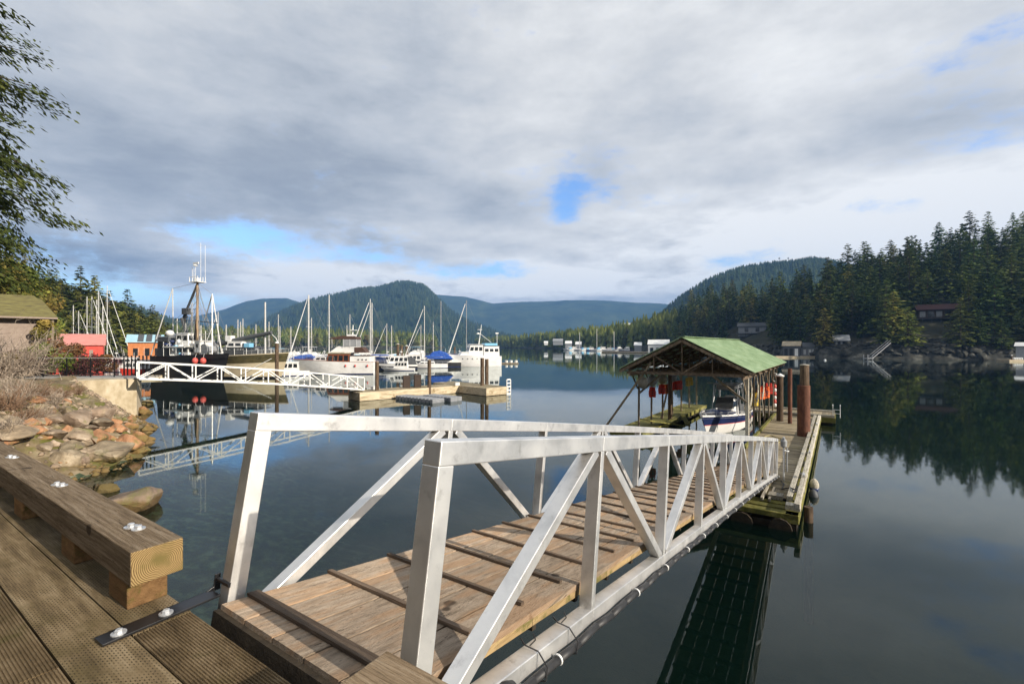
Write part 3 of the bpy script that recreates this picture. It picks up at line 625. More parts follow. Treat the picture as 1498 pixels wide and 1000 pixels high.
# piles of the near dock
p = thing('mooring_pile', 'thick rusty steel pile sleeve with a wooden pile top, beside the long dock', 'pile', dw(13.7, .62, 0), 0)
MB().lathe([(.30, -3), (.30, 3.15), (.265, 3.17), (.265, 3.0)], 24).build('steel_sleeve', 'rust', p, smooth='auto'); MB().lathe([(.225, 2.5), (.215, 4.2), (.20, 4.23)], 18, (.06, .03, 0)).build('wood_core', 'pile', p, smooth='auto')
MB().lathe([(.225, 4.22), (.225, 4.26), (.02, 4.29)], 18, (.06, .03, 0)).build('cap', 'whitewood', p)
p = thing('mooring_pile', 'dark wooden pile with a flat white cap behind the rusty pile', 'pile', dw(18.6, 2.15, 0), 0)
MB().lathe([(.2, -3), (.19, 3.3)], 16).build('shaft', 'pile', p, smooth='auto'); MB().lathe([(.24, 3.3), (.26, 3.36), (.02, 3.5)], 16).build('cap', 'white', p)
p = thing('mooring_pile', 'thin rusty red steel pile between the dark pile and thick sleeve', 'pile', dw(17.9, 1.55, 0), 0)
MB().lathe([(.12, -3), (.12, 3.85)], 16).build('shaft', 'rust', p, smooth='auto')
p = thing('mooring_pile', 'short brown pile stub outside the near corner of the long dock', 'pile', dw(1.1, -.14, 0), 0)
MB().lathe([(.13, -3), (.12, .45)], 14).build('shaft', 'pile', p, smooth='auto')

# fenders hung on the dock's outer side
for i, (x, z, m2, lb) in enumerate(((4.6, .22, 'navy', 'cream round fender with navy bottom hung outside the long dock'), (4.0, -.02, 'dgrey', 'dark green weathered fender floating beside the long dock'))):
    f = thing('fender', lb, 'fender', dw(x, -.16, z), DA)
    MB().lathe([(.02, -.22), (.11, -.17), (.15, -.05), (.15, .08), (.10, .20), (.03, .26)], 16).build('body', 'whitewood' if i == 0 else 'dgrey', f, smooth=True)
    MB().lathe([(.03, -.245), (.118, -.18), (.156, -.06)], 16).build('end_cap', m2, f, smooth=True)
# pedestal at the gangway foot
p = thing('dock_pedestal', 'small grey lamp and tap post at the foot of the gangway', 'pedestal', (*ab(19.1, -1.18)[:2], .47), ANG)
MB().tube((0, 0, 0), (0, 0, 1.25), .03, n=10).build('post', 'galv', p); mb = MB(); mb.lathe([(.05, 1.2), (.10, 1.24), (.11, 1.42), (.05, 1.5)], 14); mb.box(-.12, .12, -.03, .03, 1.5, 1.55); mb.tube((0, -.1, 1.2), (0, -.1, .35), .022); mb.build('lamp_head', 'grey', p)
mb = MB(); mb.torus((0, -.08, 1.08), .07, .02, 'z'); mb.build('tap', 'white', p)
mb = MB(); mb.path([(0, 0, .02), (-.5, -.12, .05), (-1.1, -.1, .03), (-1.5, -.35, .22), (-2.0, -.55, .30), (-2.3, -.3, .1), (-2.4, -.6, .03)], .022, 7)
tag(mb.build('hose', 'rubber', None, loc=(*ab(18.9, -1.25), .5), rz=ANG), 'black hose lying over the dock edge near the gangway foot', 'hose')
mb = MB(); cx = []
for k in range(40):
    t = k/39*2*math.pi*1.15; cx.append((1.0*math.cos(t)+.2*math.sin(3*t), .45*math.sin(t), .02+.004*k/39))
mb.path(cx, .016, 6); tag(mb.build('rope_coil', 'rope', None, loc=dw(11.6, 1.9, .47), rz=DA), 'yellow mooring rope looped on the dock planks by the boathouse', 'rope')
for i in range(4):
    mb = MB(); mb.box(-.16, .16, -.03, .03, .07, .11); mb.box(-.07, -.03, -.03, .03, 0, .07); mb.box(.03, .07, -.03, .03, 0, .07)
    tag(mb.build('mooring_cleat', 'galv', None, loc=dw(3.4+4.2*i, .10, .77), rz=DA), f"galvanised cleat on the long dock's bull rail, {['nearest to the gangway foot','second one out','third one out beside the rusty pile','farthest one out'][i]}", 'cleat', "cleats on the long dock's bull rail")

# ---------------------------------------------------------------- boathouse
BX, BY = ab(26.7, -3.28); BA = ANG-R(1.3)
def bwp(x, y, z=0): c, s = math.cos(BA), math.sin(BA); return (BX+c*x-s*y, BY+s*x+c*y, z)
bh = thing('boathouse', 'open sided boathouse with a sage green metal roof on wooden posts', 'boathouse', (BX, BY, .45), BA)
RW0, RW1, RYC, RZ, EZ, RX0, RX1 = -.55, 6.35, 2.9, 5.27, 3.52, -1.5, 15.0
def slope(ye, name):
    n = 42; yv = [RYC, ye]; vs = []; prof = []
    L = RX1-RX0; s = -1 if ye < RYC else 1
    for i in range(n+1):
        x = RX0+L*i/n
        for dx_, dz_ in ((0, 0), (.03, .028), (.06, .028), (.09, 0)):
            if x+dx_ <= RX1+.09: prof.append((x+dx_, dz_))
    k = len(prof); c = math.cos(math.atan2(RZ-EZ, abs(ye-RYC)))
    V = [(x, RYC, RZ+z) for x, z in prof]+[(x, ye, EZ+z) for x, z in prof]+[(x, RYC, RZ-.015) for x, z in prof]+[(x, ye, EZ-.015) for x, z in prof]
    mb = MB(); mb.add(V, [(i, i+1, i+1+k, i+k) for i in range(k-1)]+[(i+2*k, i+3*k, i+1+3*k, i+1+2*k) for i in range(k-1)]+[(k+i, k+i+1, 3*k+i+1, 3*k+i) for i in range(k-1)]+[(0, k, 3*k, 2*k), (k-1, 2*k-1, 4*k-1, 3*k-1)], r=.5)
    return mb.build(name, 'greenroof', bh, fix=False)
slope(RW0, 'roof_panel'); slope(RW1, 'roof_panel')
mb = MB(); mb.beam((RX0, RYC, RZ+.03), (RX1+.08, RYC, RZ+.03), .34, .03); mb.build('ridge_cap', 'greenroof', bh)
xs_ = [0+i*2.25 for i in range(7)]
def sl(y, dz=0): return RZ-(RZ-EZ)*abs(y-RYC)/(abs(RW0-RYC) if y < RYC else abs(RW1-RYC))+dz
mb = MB()
for s_, ye in ((-1, RW0), (1, RW1)):
    for k in range(8): y = RYC+(ye-RYC)*(k+.35)/7.6; mb.beam((RX0+.02, y, sl(y, -.075)), (RX1, y, sl(y, -.075)), .045, .09)
mb.build('purlins', 'roofwood', bh)
for x in [RX0+.06]+xs_:
    mb = MB()
    for ye in (RW0, RW1): mb.beam((x, RYC, RZ-.20), (x, ye, EZ-.17), .05, .15)
    mb.beam((x, -.1, 3.32), (x, 5.9, 3.32), .05, .14)
    mb.beam((x+.05, RYC, 3.3), (x+.05, RYC, 5.0), .05, .10)
    for q in (1.4, 4.4): mb.beam((x+.05, q, 3.3), (x+.05, q+(.0), sl(q, -.2)), .04, .08); mb.beam((x+.05, RYC, 3.36), (x+.05, q, sl(q, -.22)), .04, .08)
    mb.build('roof_truss', 'roofwood', bh)
for y, nm in ((0, 'wall_plate'), (5.75, 'wall_plate')): MB().beam((RX0, y, 3.2), (RX1-.3, y, 3.2), .09, .16).build(nm, 'roofwood', bh)
for i, x in enumerate(xs_):
    MB().beam((x, 0, -.1), (x+rnd.uniform(-.04, .04), rnd.uniform(-.03, .03), 3.15), .09 if i else .17, .09 if i else .17, (1, 0, 0)).build('post', 'postwood' if i else 'whitewood', bh, bevel=.01)
    MB().beam((x, 5.75, -.2), (x+rnd.uniform(-.04, .04), 5.75+rnd.uniform(-.03, .03), 3.15), .10, .10, (1, 0, 0)).build('post', 'postwood', bh, bevel=.01)
    for y in (0, 5.75):
        for d in (-.85, .85):
            if RX0 < x+d < 14.5: MB().beam((x, y+.06, 2.3), (x+d, y+.06, 3.14), .04, .09).build('knee_brace', 'postwood', bh)
for p0, p1 in (((-1.2, 7.6, -.35), (-1.2, 4.6, 3.9)), ((-.2, 0, 1.9), (-.2, 1.75, 3.3)), ((.0, 5.75, 2.0), (0, 4.3, 3.3)), ((4.4, 5.8, 0), (6.7, 5.8, 3.0))):
    MB().beam(p0, p1, .09, .11).build('long_brace', 'postwood', bh)
MB().tube((4.3, 5.2, -2), (4.3, 5.2, 3.6), .14, .13, 12).build('inner_pile', 'pile', bh)
fl = thing('finger_float', 'mossy narrow walkway float under the far side of the boathouse', 'float', bwp(-1.6, 5.0), BA)
mb = MB(); x = 0
while x < 15: mb.box(x, x+.19, .0, 1.75, .36, .40+rnd.uniform(-.004, .01)); x += .2
mb.build('plank_deck', 'mosswood', fl); mb = MB(); mb.box(0, 15, -.08, .12, .15, .42); mb.box(0, 15, 1.63, 1.83, .15, .42); mb.box(-.1, .2, -.1, 1.85, .2, .46); mb.build('side_beams', 'mosswood', fl, bevel=.02)
mb = MB(); mb.box(.1, 14.9, .1, 1.6, -.3, .14); mb.build('float_logs', 'darkwood', fl)
mb = MB(); mb.beam((3.0, -.7, .30), (.4, .6, .85), .9, .06); mb.beam((3.2, -1.2, .3), (5.2, -.3, .62), .25, .12); tag(mb.build('loose_ramp_board', 'mosswood', None, loc=bwp(.2, 5.0), rz=BA), 'mossy board tilted on the boathouse walkway float', 'board')
mb = MB(); mb.beam((0, 0, .42), (5.0, 0, .42), .35, .12); tag(mb.build('mossy_log', 'mosswood', None, loc=bwp(1.6, 4.7), rz=BA+.1), 'pale mossy log boom beside the boathouse walkway', 'log')

# life jackets, rings and buoys hanging in the boathouse
def life_jacket(m, name='life_jacket'):
    root = thing(name, 'x', 'life jacket')
    mb = MB()
    for s_ in (-1, 1):
        mb.prism([(s_*.03, -.60), (s_*.19, -.60), (s_*.21, -.30), (s_*.17, -.14), (s_*.16, .0), (s_*.07, .0), (s_*.05, -.16)], -.10, -.03, plane='xz')
    mb.prism([(-.19, -.58), (.19, -.58), (.21, -.30), (.17, -.1), (.14, .02), (-.14, .02), (-.17, -.1), (-.21, -.30)], .02, .09, plane='xz')
    for s_ in (-1, 1): mb.box(s_*.12-.045, s_*.12+.045, -.09, .08, -.02, .03)
    mb.build('vest', m, root, bevel=.02)
    mb = MB()
    for z in (-.40, -.26): mb.box(-.215, .215, -.107, .098, z-.012, z+.012)
    mb.build('strap', 'dgrey', root); return root
JR, JO, JY = life_jacket('red'), life_jacket('orange'), life_jacket('yellow')
left_row = [(1.3,'R','red life jacket nearest the boathouse front in the left row'),(3.3,'R','red life jacket second in the left row of the boathouse'),(4.5,'O','orange life jacket third in the left row of the boathouse'),(6.6,'R','red life jacket with red neighbours, fourth in the left row'),(7.5,'R','red life jacket next to the yellow ones in the left row'),(9.4,'Y','yellow life jacket, left of the two yellow ones under the roof'),(10.5,'Y','yellow life jacket, right of the two yellow ones under the roof')]
P_ = {'R': JR, 'O': JO, 'Y': JY}
for x, c, lb in left_row: place(P_[c], bwp(x, 5.45+rnd.uniform(-.1, .1), 2.75+rnd.uniform(-.1, .1)), BA+rnd.uniform(-1.2, -.2), 1.0, lb, 'life jackets hanging in the boathouse')
for x, c, lb in [(6.0,'O','orange life jacket nearest on the dock side posts'),(7.2,'R','red life jacket second on the dock side posts'),(8.6,'O','bright orange life jacket third on the dock side posts'),(9.9,'R','red life jacket nearest the white ring on the dock side'),(3.2,'Y','small yellow life jacket behind the pale front post')]:
    place(P_[c], bwp(x, .12, 2.55+rnd.uniform(-.1, .1)), BA+rnd.uniform(-1.2, -.3), 1.2, lb, 'life jackets hanging in the boathouse')
for i, (x, y) in enumerate(((-.6, 5.3), (1.2, 5.35), (3.0, 5.3), (5.2, 5.3))):
    b = thing('round_buoy', ['pale round buoy hung at the boathouse front left corner', 'pale round buoy second along the left eave', 'pale round buoy third along the left eave', 'pale round buoy deepest along the left eave'][i], 'buoy', bwp(x, y, 3.15), BA, 'round buoys under the left eave')
    MB().ball((0, 0, 0), .30, .30, .34, 16, 10).build('body', 'grey' if i % 2 else 'whitewood', b, smooth=True); MB().tube((0, 0, .3), (0, 0, .62), .015).build('lanyard', 'rope', b)
mb = MB(); mb.torus((0, 0, 0), .30, .075, 'x', 32, 10, 0); tag(mb.build('life_ring', 'white', None, loc=bwp(11.3, -.12, 2.95), rz=BA-.9, smooth=True), 'white life ring hanging on the dock side of the boathouse', 'life ring')
mb = MB(); z = 0
for k in range(6): mb.ball((0.03*(k % 2), 0, -.27*k), .12, .12, .15, 12, 8, k % 2)
tag(mb.build('buoy_string', ['pinkred', 'white'], None, loc=bwp(11.4, -.12, 2.35), rz=BA, smooth=True), 'string of red and white floats hanging below the life ring', 'floats')
for i, (x, sagv) in enumerate(((.3, .55), (2.6, .45), (5.0, .5))):
    mb = MB(); pts = [(.25*math.sin(k*.9), -.08+.02*math.sin(k*1.7), 3.0-2.5*k/9+.1*math.sin(k)) for k in range(10)]; mb.path(pts, .022, 6)
    pts = [(.12+.25*math.cos(k*.8), -.1, 2.6-.9*math.sin(k*.35)) for k in range(10)]; mb.path(pts, .018, 6)
    tag(mb.build('hanging_rope', 'whitewood', None, loc=bwp(x, -.04, .45), rz=BA), ['pale rope hanging on the thick front post of the boathouse', 'pale rope hanging on the second dock side post', 'pale rope hanging on the third dock side post'][i], 'rope')

# ---------------------------------------------------------------- boats
def hull_geo(L, B, fb, fs, draft=.5, mats=('gel', 'navy', 'dgrey'), stripe=.12, band=None, rake=.12, full=.45, transom=.82, deck='gel', flare=.9, NST=16, bul=0):
    """bow at +x; material 0 topsides, 1 boot stripe, 2 bottom, 3 deck, 4 upper band"""
    mb = MB(); rings = []
    for i in range(NST+1):
        t = i/NST; u_ = max(0, (t-full)/(1-full)); wd = B/2*(1-u_**2.3)*(transom+(1-transom)*min(1, t/.35)); wd = max(wd, .015)
        zs = fs+(fb-fs)*t**1.8; zb = zs*.62 if band is None else zs-band*zs
        zk = -draft*(1-t**5); fl = 1-(1-flare)*(.5+u_)
        pts = [(wd, zs), (wd*(.985 if u_ == 0 else max(.3, 1-.22*u_)), zb), (wd*(.96-.45*u_), stripe), (wd*(.95-.5*u_), 0), (wd*(.80-.5*u_), zk*.5), (.001, zk)]
        x0 = t*L; ring = [(x0+rake*L*u_**2*(z/max(fb, .1)), y, z) for y, z in pts]; rings.append(ring)
    k = 6
    for sgn in (-1, 1):
        for i in range(NST):
            for j in range(k-1):
                a, b, c, d = rings[i][j], rings[i][j+1], rings[i+1][j+1], rings[i+1][j]
                mb.add([(q[0], q[1]*sgn, q[2]) for q in (a, b, c, d)], [(0,1,2,3)], [4 if band is not None else 0, 0, 1, 2, 2][j], .5)
    for i in range(NST):    # deck
        a, d = rings[i][0], rings[i+1][0]; e = bul
        mb.add([(a[0], -a[1], a[2]-e), (a[0], a[1], a[2]-e), (d[0], d[1], d[2]-e), (d[0], -d[1], d[2]-e)], [(0,1,2,3)], 3, .5)
    r = rings[0]; mb.add([(q[0], q[1], q[2]) for q in r]+[(q[0], -q[1], q[2]) for q in reversed(r)], [tuple(range(2*k))], 0, .5)
    bmx = lambda t: [rings[min(NST, int(round(t*NST)))][0]][0]
    bmsh = mb; return bmsh, rings
def hull(root, L, B, fb, fs, name='hull', **kw):
    mats = kw.get('mats', ('gel', 'navy', 'dgrey')); deck = kw.get('deck', 'gel'); up = kw.pop('upper', mats[0])
    mb, rings = hull_geo(L, B, fb, fs, **kw)
    me = mb.build(name, [mats[0], mats[1], mats[2], deck, up], root)
    bm = bmesh.new(); bm.from_mesh(me.data); bmesh.ops.remove_doubles(bm, verts=bm.verts, dist=.0005); bmesh.ops.recalc_face_normals(bm, faces=bm.faces)
    for f in bm.faces: f.smooth = True
    bm.to_mesh(me.data); bm.free(); e = me.modifiers.new('edges', 'EDGE_SPLIT'); e.split_angle = R(38)
    mb = MB()
    for s_ in (-1, 1): mb.path([(r[0][0], r[0][1]*s_, r[0][2]+.01) for r in rings], .035, 5)
    mb.build('rub_rail', kw.get('railm', 'gel') if False else ('mahog' if kw.get('deck') == 'mahog' else mats[0]), root)
    return rings
def cabin(root, x0, x1, w0, w1, z0, z1, m='gel', wm='glass', roofm=None, rake=.35, aft=.1, nwin=3, wh=(.42, .82), name='cabin', over=.12, front=True, crown=.06):
    t = z1-z0; inn = .06*t
    poly = lambda z, k: [(x0+aft*k, -w0/2+inn*k), (x0+aft*k, w0/2-inn*k), (x1-rake*k, w1/2-inn*k), (x1-rake*k, -w1/2+inn*k)]
    a = [(*p, z0) for p in poly(0, 0)]; b = [(*p, z1) for p in poly(0, 1)]
    mb = MB(); mb.add(a+b, [(0,1,2,3),(7,6,5,4),(0,4,5,1),(1,5,6,2),(2,6,7,3),(3,7,4,0)], 0, .5); c = mb.build(name, m, root, bevel=min(.05, t*.06))
    mb = MB(); p = poly(0, 1); vs = []
    for (q, r) in p: vs.append((q+(-over if q < (x0+x1)/2 else over), r+(over if r > 0 else -over)*.7, z1+.003))
    cx = (x0+x1)/2; vs2 = [(cx+(q[0]-cx)*.93, q[1]*.8, z1+.04+crown) for q in vs]
    mb.add(vs+vs2, [(0,1,2,3),(7,6,5,4),(0,4,5,1),(1,5,6,2),(2,6,7,3),(3,7,4,0)], 0, .5); mb.build(name+'_roof' if name == 'cabin' else 'roof', roofm or m, root, bevel=.02)
    # windows: thin panes standing proud of the walls
    for s_ in (-1, 1):
        for i in range(nwin):
            u0, u1 = (i+.12)/nwin, (i+.88)/nwin; vs = []
            for (u_, k) in ((u0, wh[0]), (u1, wh[0]), (u1, wh[1]), (u0, wh[1])):
                xa = x0+aft*k+.08; xb = x1-rake*k-.08; x = xa+(xb-xa)*u_; f = (x-(x0+aft*k))/((x1-rake*k)-(x0+aft*k)); y = (w0/2+(w1/2-w0/2)*f-inn*k)*s_
                vs.append((x, y, z0+t*k))
            o = .012*s_; mb = MB(); mb.add([(x, y-o*.5, z) for x, y, z in vs]+[(x, y+o, z) for x, y, z in vs], [(0,1,2,3),(7,6,5,4),(0,4,5,1),(1,5,6,2),(2,6,7,3),(3,7,4,0)], 0, .5); mb.build('window', wm, root)
    if front:
        for i in range(3):
            vs = []
            for (u_, k) in ((i/3+.03, wh[0]), ((i+1)/3-.03, wh[0]), ((i+1)/3-.03, wh[1]), (i/3+.03, wh[1])):
                vs.append((x1-rake*k, (u_-.5)*(w1-2*inn*k)*.94, z0+t*k))
            mb = MB(); mb.add([(x-.005, y, z) for x, y, z in vs]+[(x+.014, y, z) for x, y, z in vs], [(0,1,2,3),(7,6,5,4),(0,4,5,1),(1,5,6,2),(2,6,7,3),(3,7,4,0)], 0, .5); mb.build('window', wm, root)
    return c
def railing(root, rings, h=.65, a=.3, b=1.0, n=7, m='galv'):
    mb = MB(); N = len(rings)-1; i0 = int(a*N); i1 = int(b*N)
    for s_ in (-1, 1):
        pts = [(r[0][0]-.05, max(0, r[0][1]-.06)*s_, r[0][2]+h) for r in rings[i0:i1+1]]; mb.path(pts, .016, 5); mb.path([(x, y, z-h*.5) for x, y, z in pts], .009, 4)
        for p in pts[::2]: mb.tube(p, (p[0], p[1], p[2]-h), .013, n=5)
    mb.build('railing', m, root)
def rigging(root, mast_x, top, bow, stern, beam, zb, m='wire', r=.012, spread=True, furl=None, furlm='white'):
    mb = MB(); t = (mast_x, 0, top)
    mb.tube(t, bow, r, n=4); mb.tube(t, stern, r, n=4)
    for s_ in (-1, 1):
        sp = (mast_x, s_*beam*.42, zb+(top-zb)*.55); mb.tube(t, sp, r, n=4); mb.tube(sp, (mast_x, s_*beam/2, zb), r, n=4); mb.tube((mast_x, 0, sp[2]), (mast_x-.3, s_*beam/2, zb), r, n=4)
    mb.build('rigging', m, root)
    mb = MB(); z = zb+(top-zb)*.55; mb.tube((mast_x, -beam*.42, z), (mast_x, beam*.42, z), .035, n=6); mb.build('spreader', 'mast', root)
    if furl:
        mb = MB(); a = Vector(t); b = Vector(bow); mb.tube(a.lerp(b, .06), a.lerp(b, .96), .045*furl, .075*furl, 8); mb.build('furled_sail', furlm, root)
def sailboat(px, Y, ang, L, top, label, cat='sailboat', hm='gel', cover='bluetarp', furl=1, group=None, mastm='mast', mr=.085, cab='gel', dodger=None, simple=False, mastx=.55, strip='navy', boom=True):
    X = (px-749)/F*Y; th = math.atan2(Y, X); root = thing('sailboat', label, cat, (X, Y, 0), R(ang), group)
    B = L*.30; rings = hull(root, L, B, L*.13, L*.095, draft=.4, mats=(hm, strip, 'dgrey'), stripe=.1, rake=.10, transom=.7, deck=cab, full=.4)
    # centre the hull on the root
    root.location = (X-math.cos(R(ang))*L/2, Y-math.sin(R(ang))*L/2, 0)
    zd_ = L*.10; cabin(root, L*.30, L*.70, B*.62, B*.40, zd_-.05, zd_+L*.055, cab, nwin=3, rake=.6, over=.0, front=False, wh=(.3, .7))
    MB().tube((L*mastx, 0, zd_), (L*mastx, 0, top), mr, mr*.75, 8).build('mast', mastm, root)
    if boom:
        MB().tube((L*mastx, 0, zd_+1.5), (L*.12, 0, zd_+1.6), .06, n=8).build('boom', mastm, root)
        mb = MB(); mb.lathe([(.05, -L*(mastx-.14)/1), (.16, -L*(mastx-.14)*.9), (.24, -L*.1), (.20, -.1), (.12, 0)], 10, (L*mastx-.08, 0, zd_+1.72), axis='x'); mb.build('sail_cover', cover, root, smooth=True)
    rigging(root, L*mastx, top, (L*1.06, 0, L*.135), (0, 0, L*.1), B*.9, zd_, furl=furl, furlm='white')
    railing(root, rings, .6, .0, 1)
    if dodger:
        mb = MB(); mb.add([(L*.16, -B*.33, zd_+.2), (L*.36, -B*.33, zd_+.35), (L*.36, B*.33, zd_+.35), (L*.16, B*.33, zd_+.2), (L*.15, -B*.28, zd_+1.1), (L*.30, -B*.26, zd_+1.15), (L*.30, B*.26, zd_+1.15), (L*.15, B*.28, zd_+1.1)], [(0,1,2,3),(7,6,5,4),(0,4,5,1),(1,5,6,2),(2,6,7,3),(3,7,4,0)], 0, .5); mb.build('dodger', dodger, root, bevel=.1)
    return root
def cruiser(px, Y, ang, L, label, hm='gel', cab='gel', fly=False, canvas=None, group=None, strip='navy', bandm=None, radar=True, name='motor_cruiser', cat='motor boat', hs=1.0):
    X = (px-749)/F*Y; root = thing(name, label, cat, (X-math.cos(R(ang))*L/2, Y-math.sin(R(ang))*L/2, 0), R(ang), group)
    B = L*.32; fb, fs = L*.16*hs, L*.11*hs
    rings = hull(root, L, B, fb, fs, draft=.3, mats=(hm, strip, 'dgrey'), stripe=.12, upper=bandm or hm, band=.4 if bandm else None, rake=.14)
    z0 = fs-.05; cabin(root, L*.22, L*.72, B*.8, B*.6, z0, z0+L*.14+.6, cab, nwin=4, rake=L*.08, wh=(.45, .85))
    zt = z0+L*.14+.6
    if fly:
        cabin(root, L*.25, L*.55, B*.62, B*.5, zt+.12, zt+.75, cab, nwin=0, rake=.3, over=-.1, front=False)
        mb = MB()
        for s_ in (-1, 1): mb.path([(L*.25, s_*B*.28, zt+.7), (L*.27, s_*B*.28, zt+1.9), (L*.5, s_*B*.25, zt+1.95), (L*.53, s_*B*.25, zt+.8)], .02, 5)
        mb.build('bimini_frame', 'galv', root); MB().box(L*.25, L*.52, -B*.3, B*.3, zt+1.93, zt+1.99).build('bimini_top', canvas or 'navy', root, bevel=.03)
    if canvas and not fly:
        mb = MB(); mb.prism([(.2, fs), (L*.22, fs), (L*.24, zt-.1), (L*.06, zt-.35)], -B*.4, B*.4, plane='xz'); mb.build('aft_canvas', canvas, root, bevel=.06)
    railing(root, rings, .6, .4, 1)
    mb = MB(); mb.tube((L*.4, 0, zt), (L*.38, 0, zt+1.6), .035, .02, 6)
    if radar: mb.lathe([(.28, 0), (.3, .08), (.2, .2)], 14, (L*.39, 0, zt+.9))
    mb.build('radar_mast', 'white', root); MB().tube((L*.34, B*.2, zt), (L*.30, B*.22, zt+2.4), .012, n=4).build('antenna', 'white', root)
    return root

# -- the small centre console boat inside the boathouse
bt = thing('runabout', 'white and navy motor boat with a T-top moored inside the green roofed boathouse', 'motor boat', bwp(9.0, 1.95, -.02), BA+math.pi-.06)
rg = hull(bt, 7.0, 2.45, 1.28, .85, draft=.35, mats=('gel', 'gel', 'dgrey'), stripe=.10, upper='navy', band=.42, rake=.16, full=.35, deck='gel', bul=.12)
mb = MB()
for s_ in (-1, 1): mb.path([(r[1][0], r[1][1]*s_*1.005, r[1][2]-.015) for r in rg], .018, 5)
mb.build('red_pinstripe', 'pinkred', bt)
mb = MB()
for s_ in (-1, 1): mb.path([(r[0][0], r[0][1]*s_, r[0][2]+.03) for r in rg], .05, 7)
mb.build('gunwale', 'gel', bt)
cabin(bt, 2.1, 3.5, 1.2, .95, .75, 1.75, 'gel', nwin=1, rake=.4, wh=(.6, .95), over=-.05)
mb = MB(); mb.add([(3.55, -.55, 1.3), (3.55, .55, 1.3), (3.1, .5, 1.95), (3.1, -.5, 1.95), (3.58, -.55, 1.3), (3.58, .55, 1.3), (3.13, .5, 1.95), (3.13, -.5, 1.95)], [(0,1,2,3),(7,6,5,4),(0,4,5,1),(1,5,6,2),(2,6,7,3),(3,7,4,0)], 0, .5); mb.build('windshield', 'dgrey', bt)
mb = MB()
for s_ in (-1, 1):
    mb.path([(3.3, s_*.75, .9), (3.0, s_*.72, 2.75), (1.6, s_*.72, 2.8), (1.5, s_*.75, .9)], .03, 7); mb.path([(3.2, s_*.74, 1.5), (2.3, s_*.72, 2.75)], .02, 6); mb.path([(1.55, s_*.74, 1.6), (2.2, s_*.72, 2.75)], .02, 6)
mb.tube((3.0, -.72, 2.75), (3.0, .72, 2.75), .03); mb.tube((1.6, -.72, 2.8), (1.6, .72, 2.8), .03); mb.tube((3.0, -1.15, 2.82), (3.0, .9, 2.82), .025)
for y in (-.6, -.2, .3): mb.tube((3.0, y, 2.82), (2.9, y, 3.05), .025)
mb.build('tower_frame', 'galv', bt); MB().box(1.6, 2.85, -.62, .62, 2.52, 2.60).build('canvas_top', 'grey', bt, bevel=.03)
MB().box(2.95, 3.0, -.55, .55, 2.40, 2.72).build('canvas_valance', 'grey', bt)
MB().box(3.5, 5.2, -.75, .75, 1.02, 1.16).build('bow_cushion', 'navy', bt, bevel=.06); MB().prism([(1.0, .7), (1.7, .7), (1.7, 1.6), (1.5, 1.9), (1.2, 1.9), (1.05, 1.2)], -.5, .5).build('seat_cover', 'dgrey', bt, bevel=.08)
railing(bt, rg, .22, .55, 1, m='galv'); mb = MB(); mb.prism([(-.75, -.2), (-.1, -.2), (-.05, .9), (-.3, 1.25), (-.75, 1.15)], -.25, .25); mb.build('outboard_motor', 'dgrey', bt, bevel=.08)
MB().ball((7.45, 0, 1.28), .12, .1, .1).build('anchor_roller', 'galv', bt)

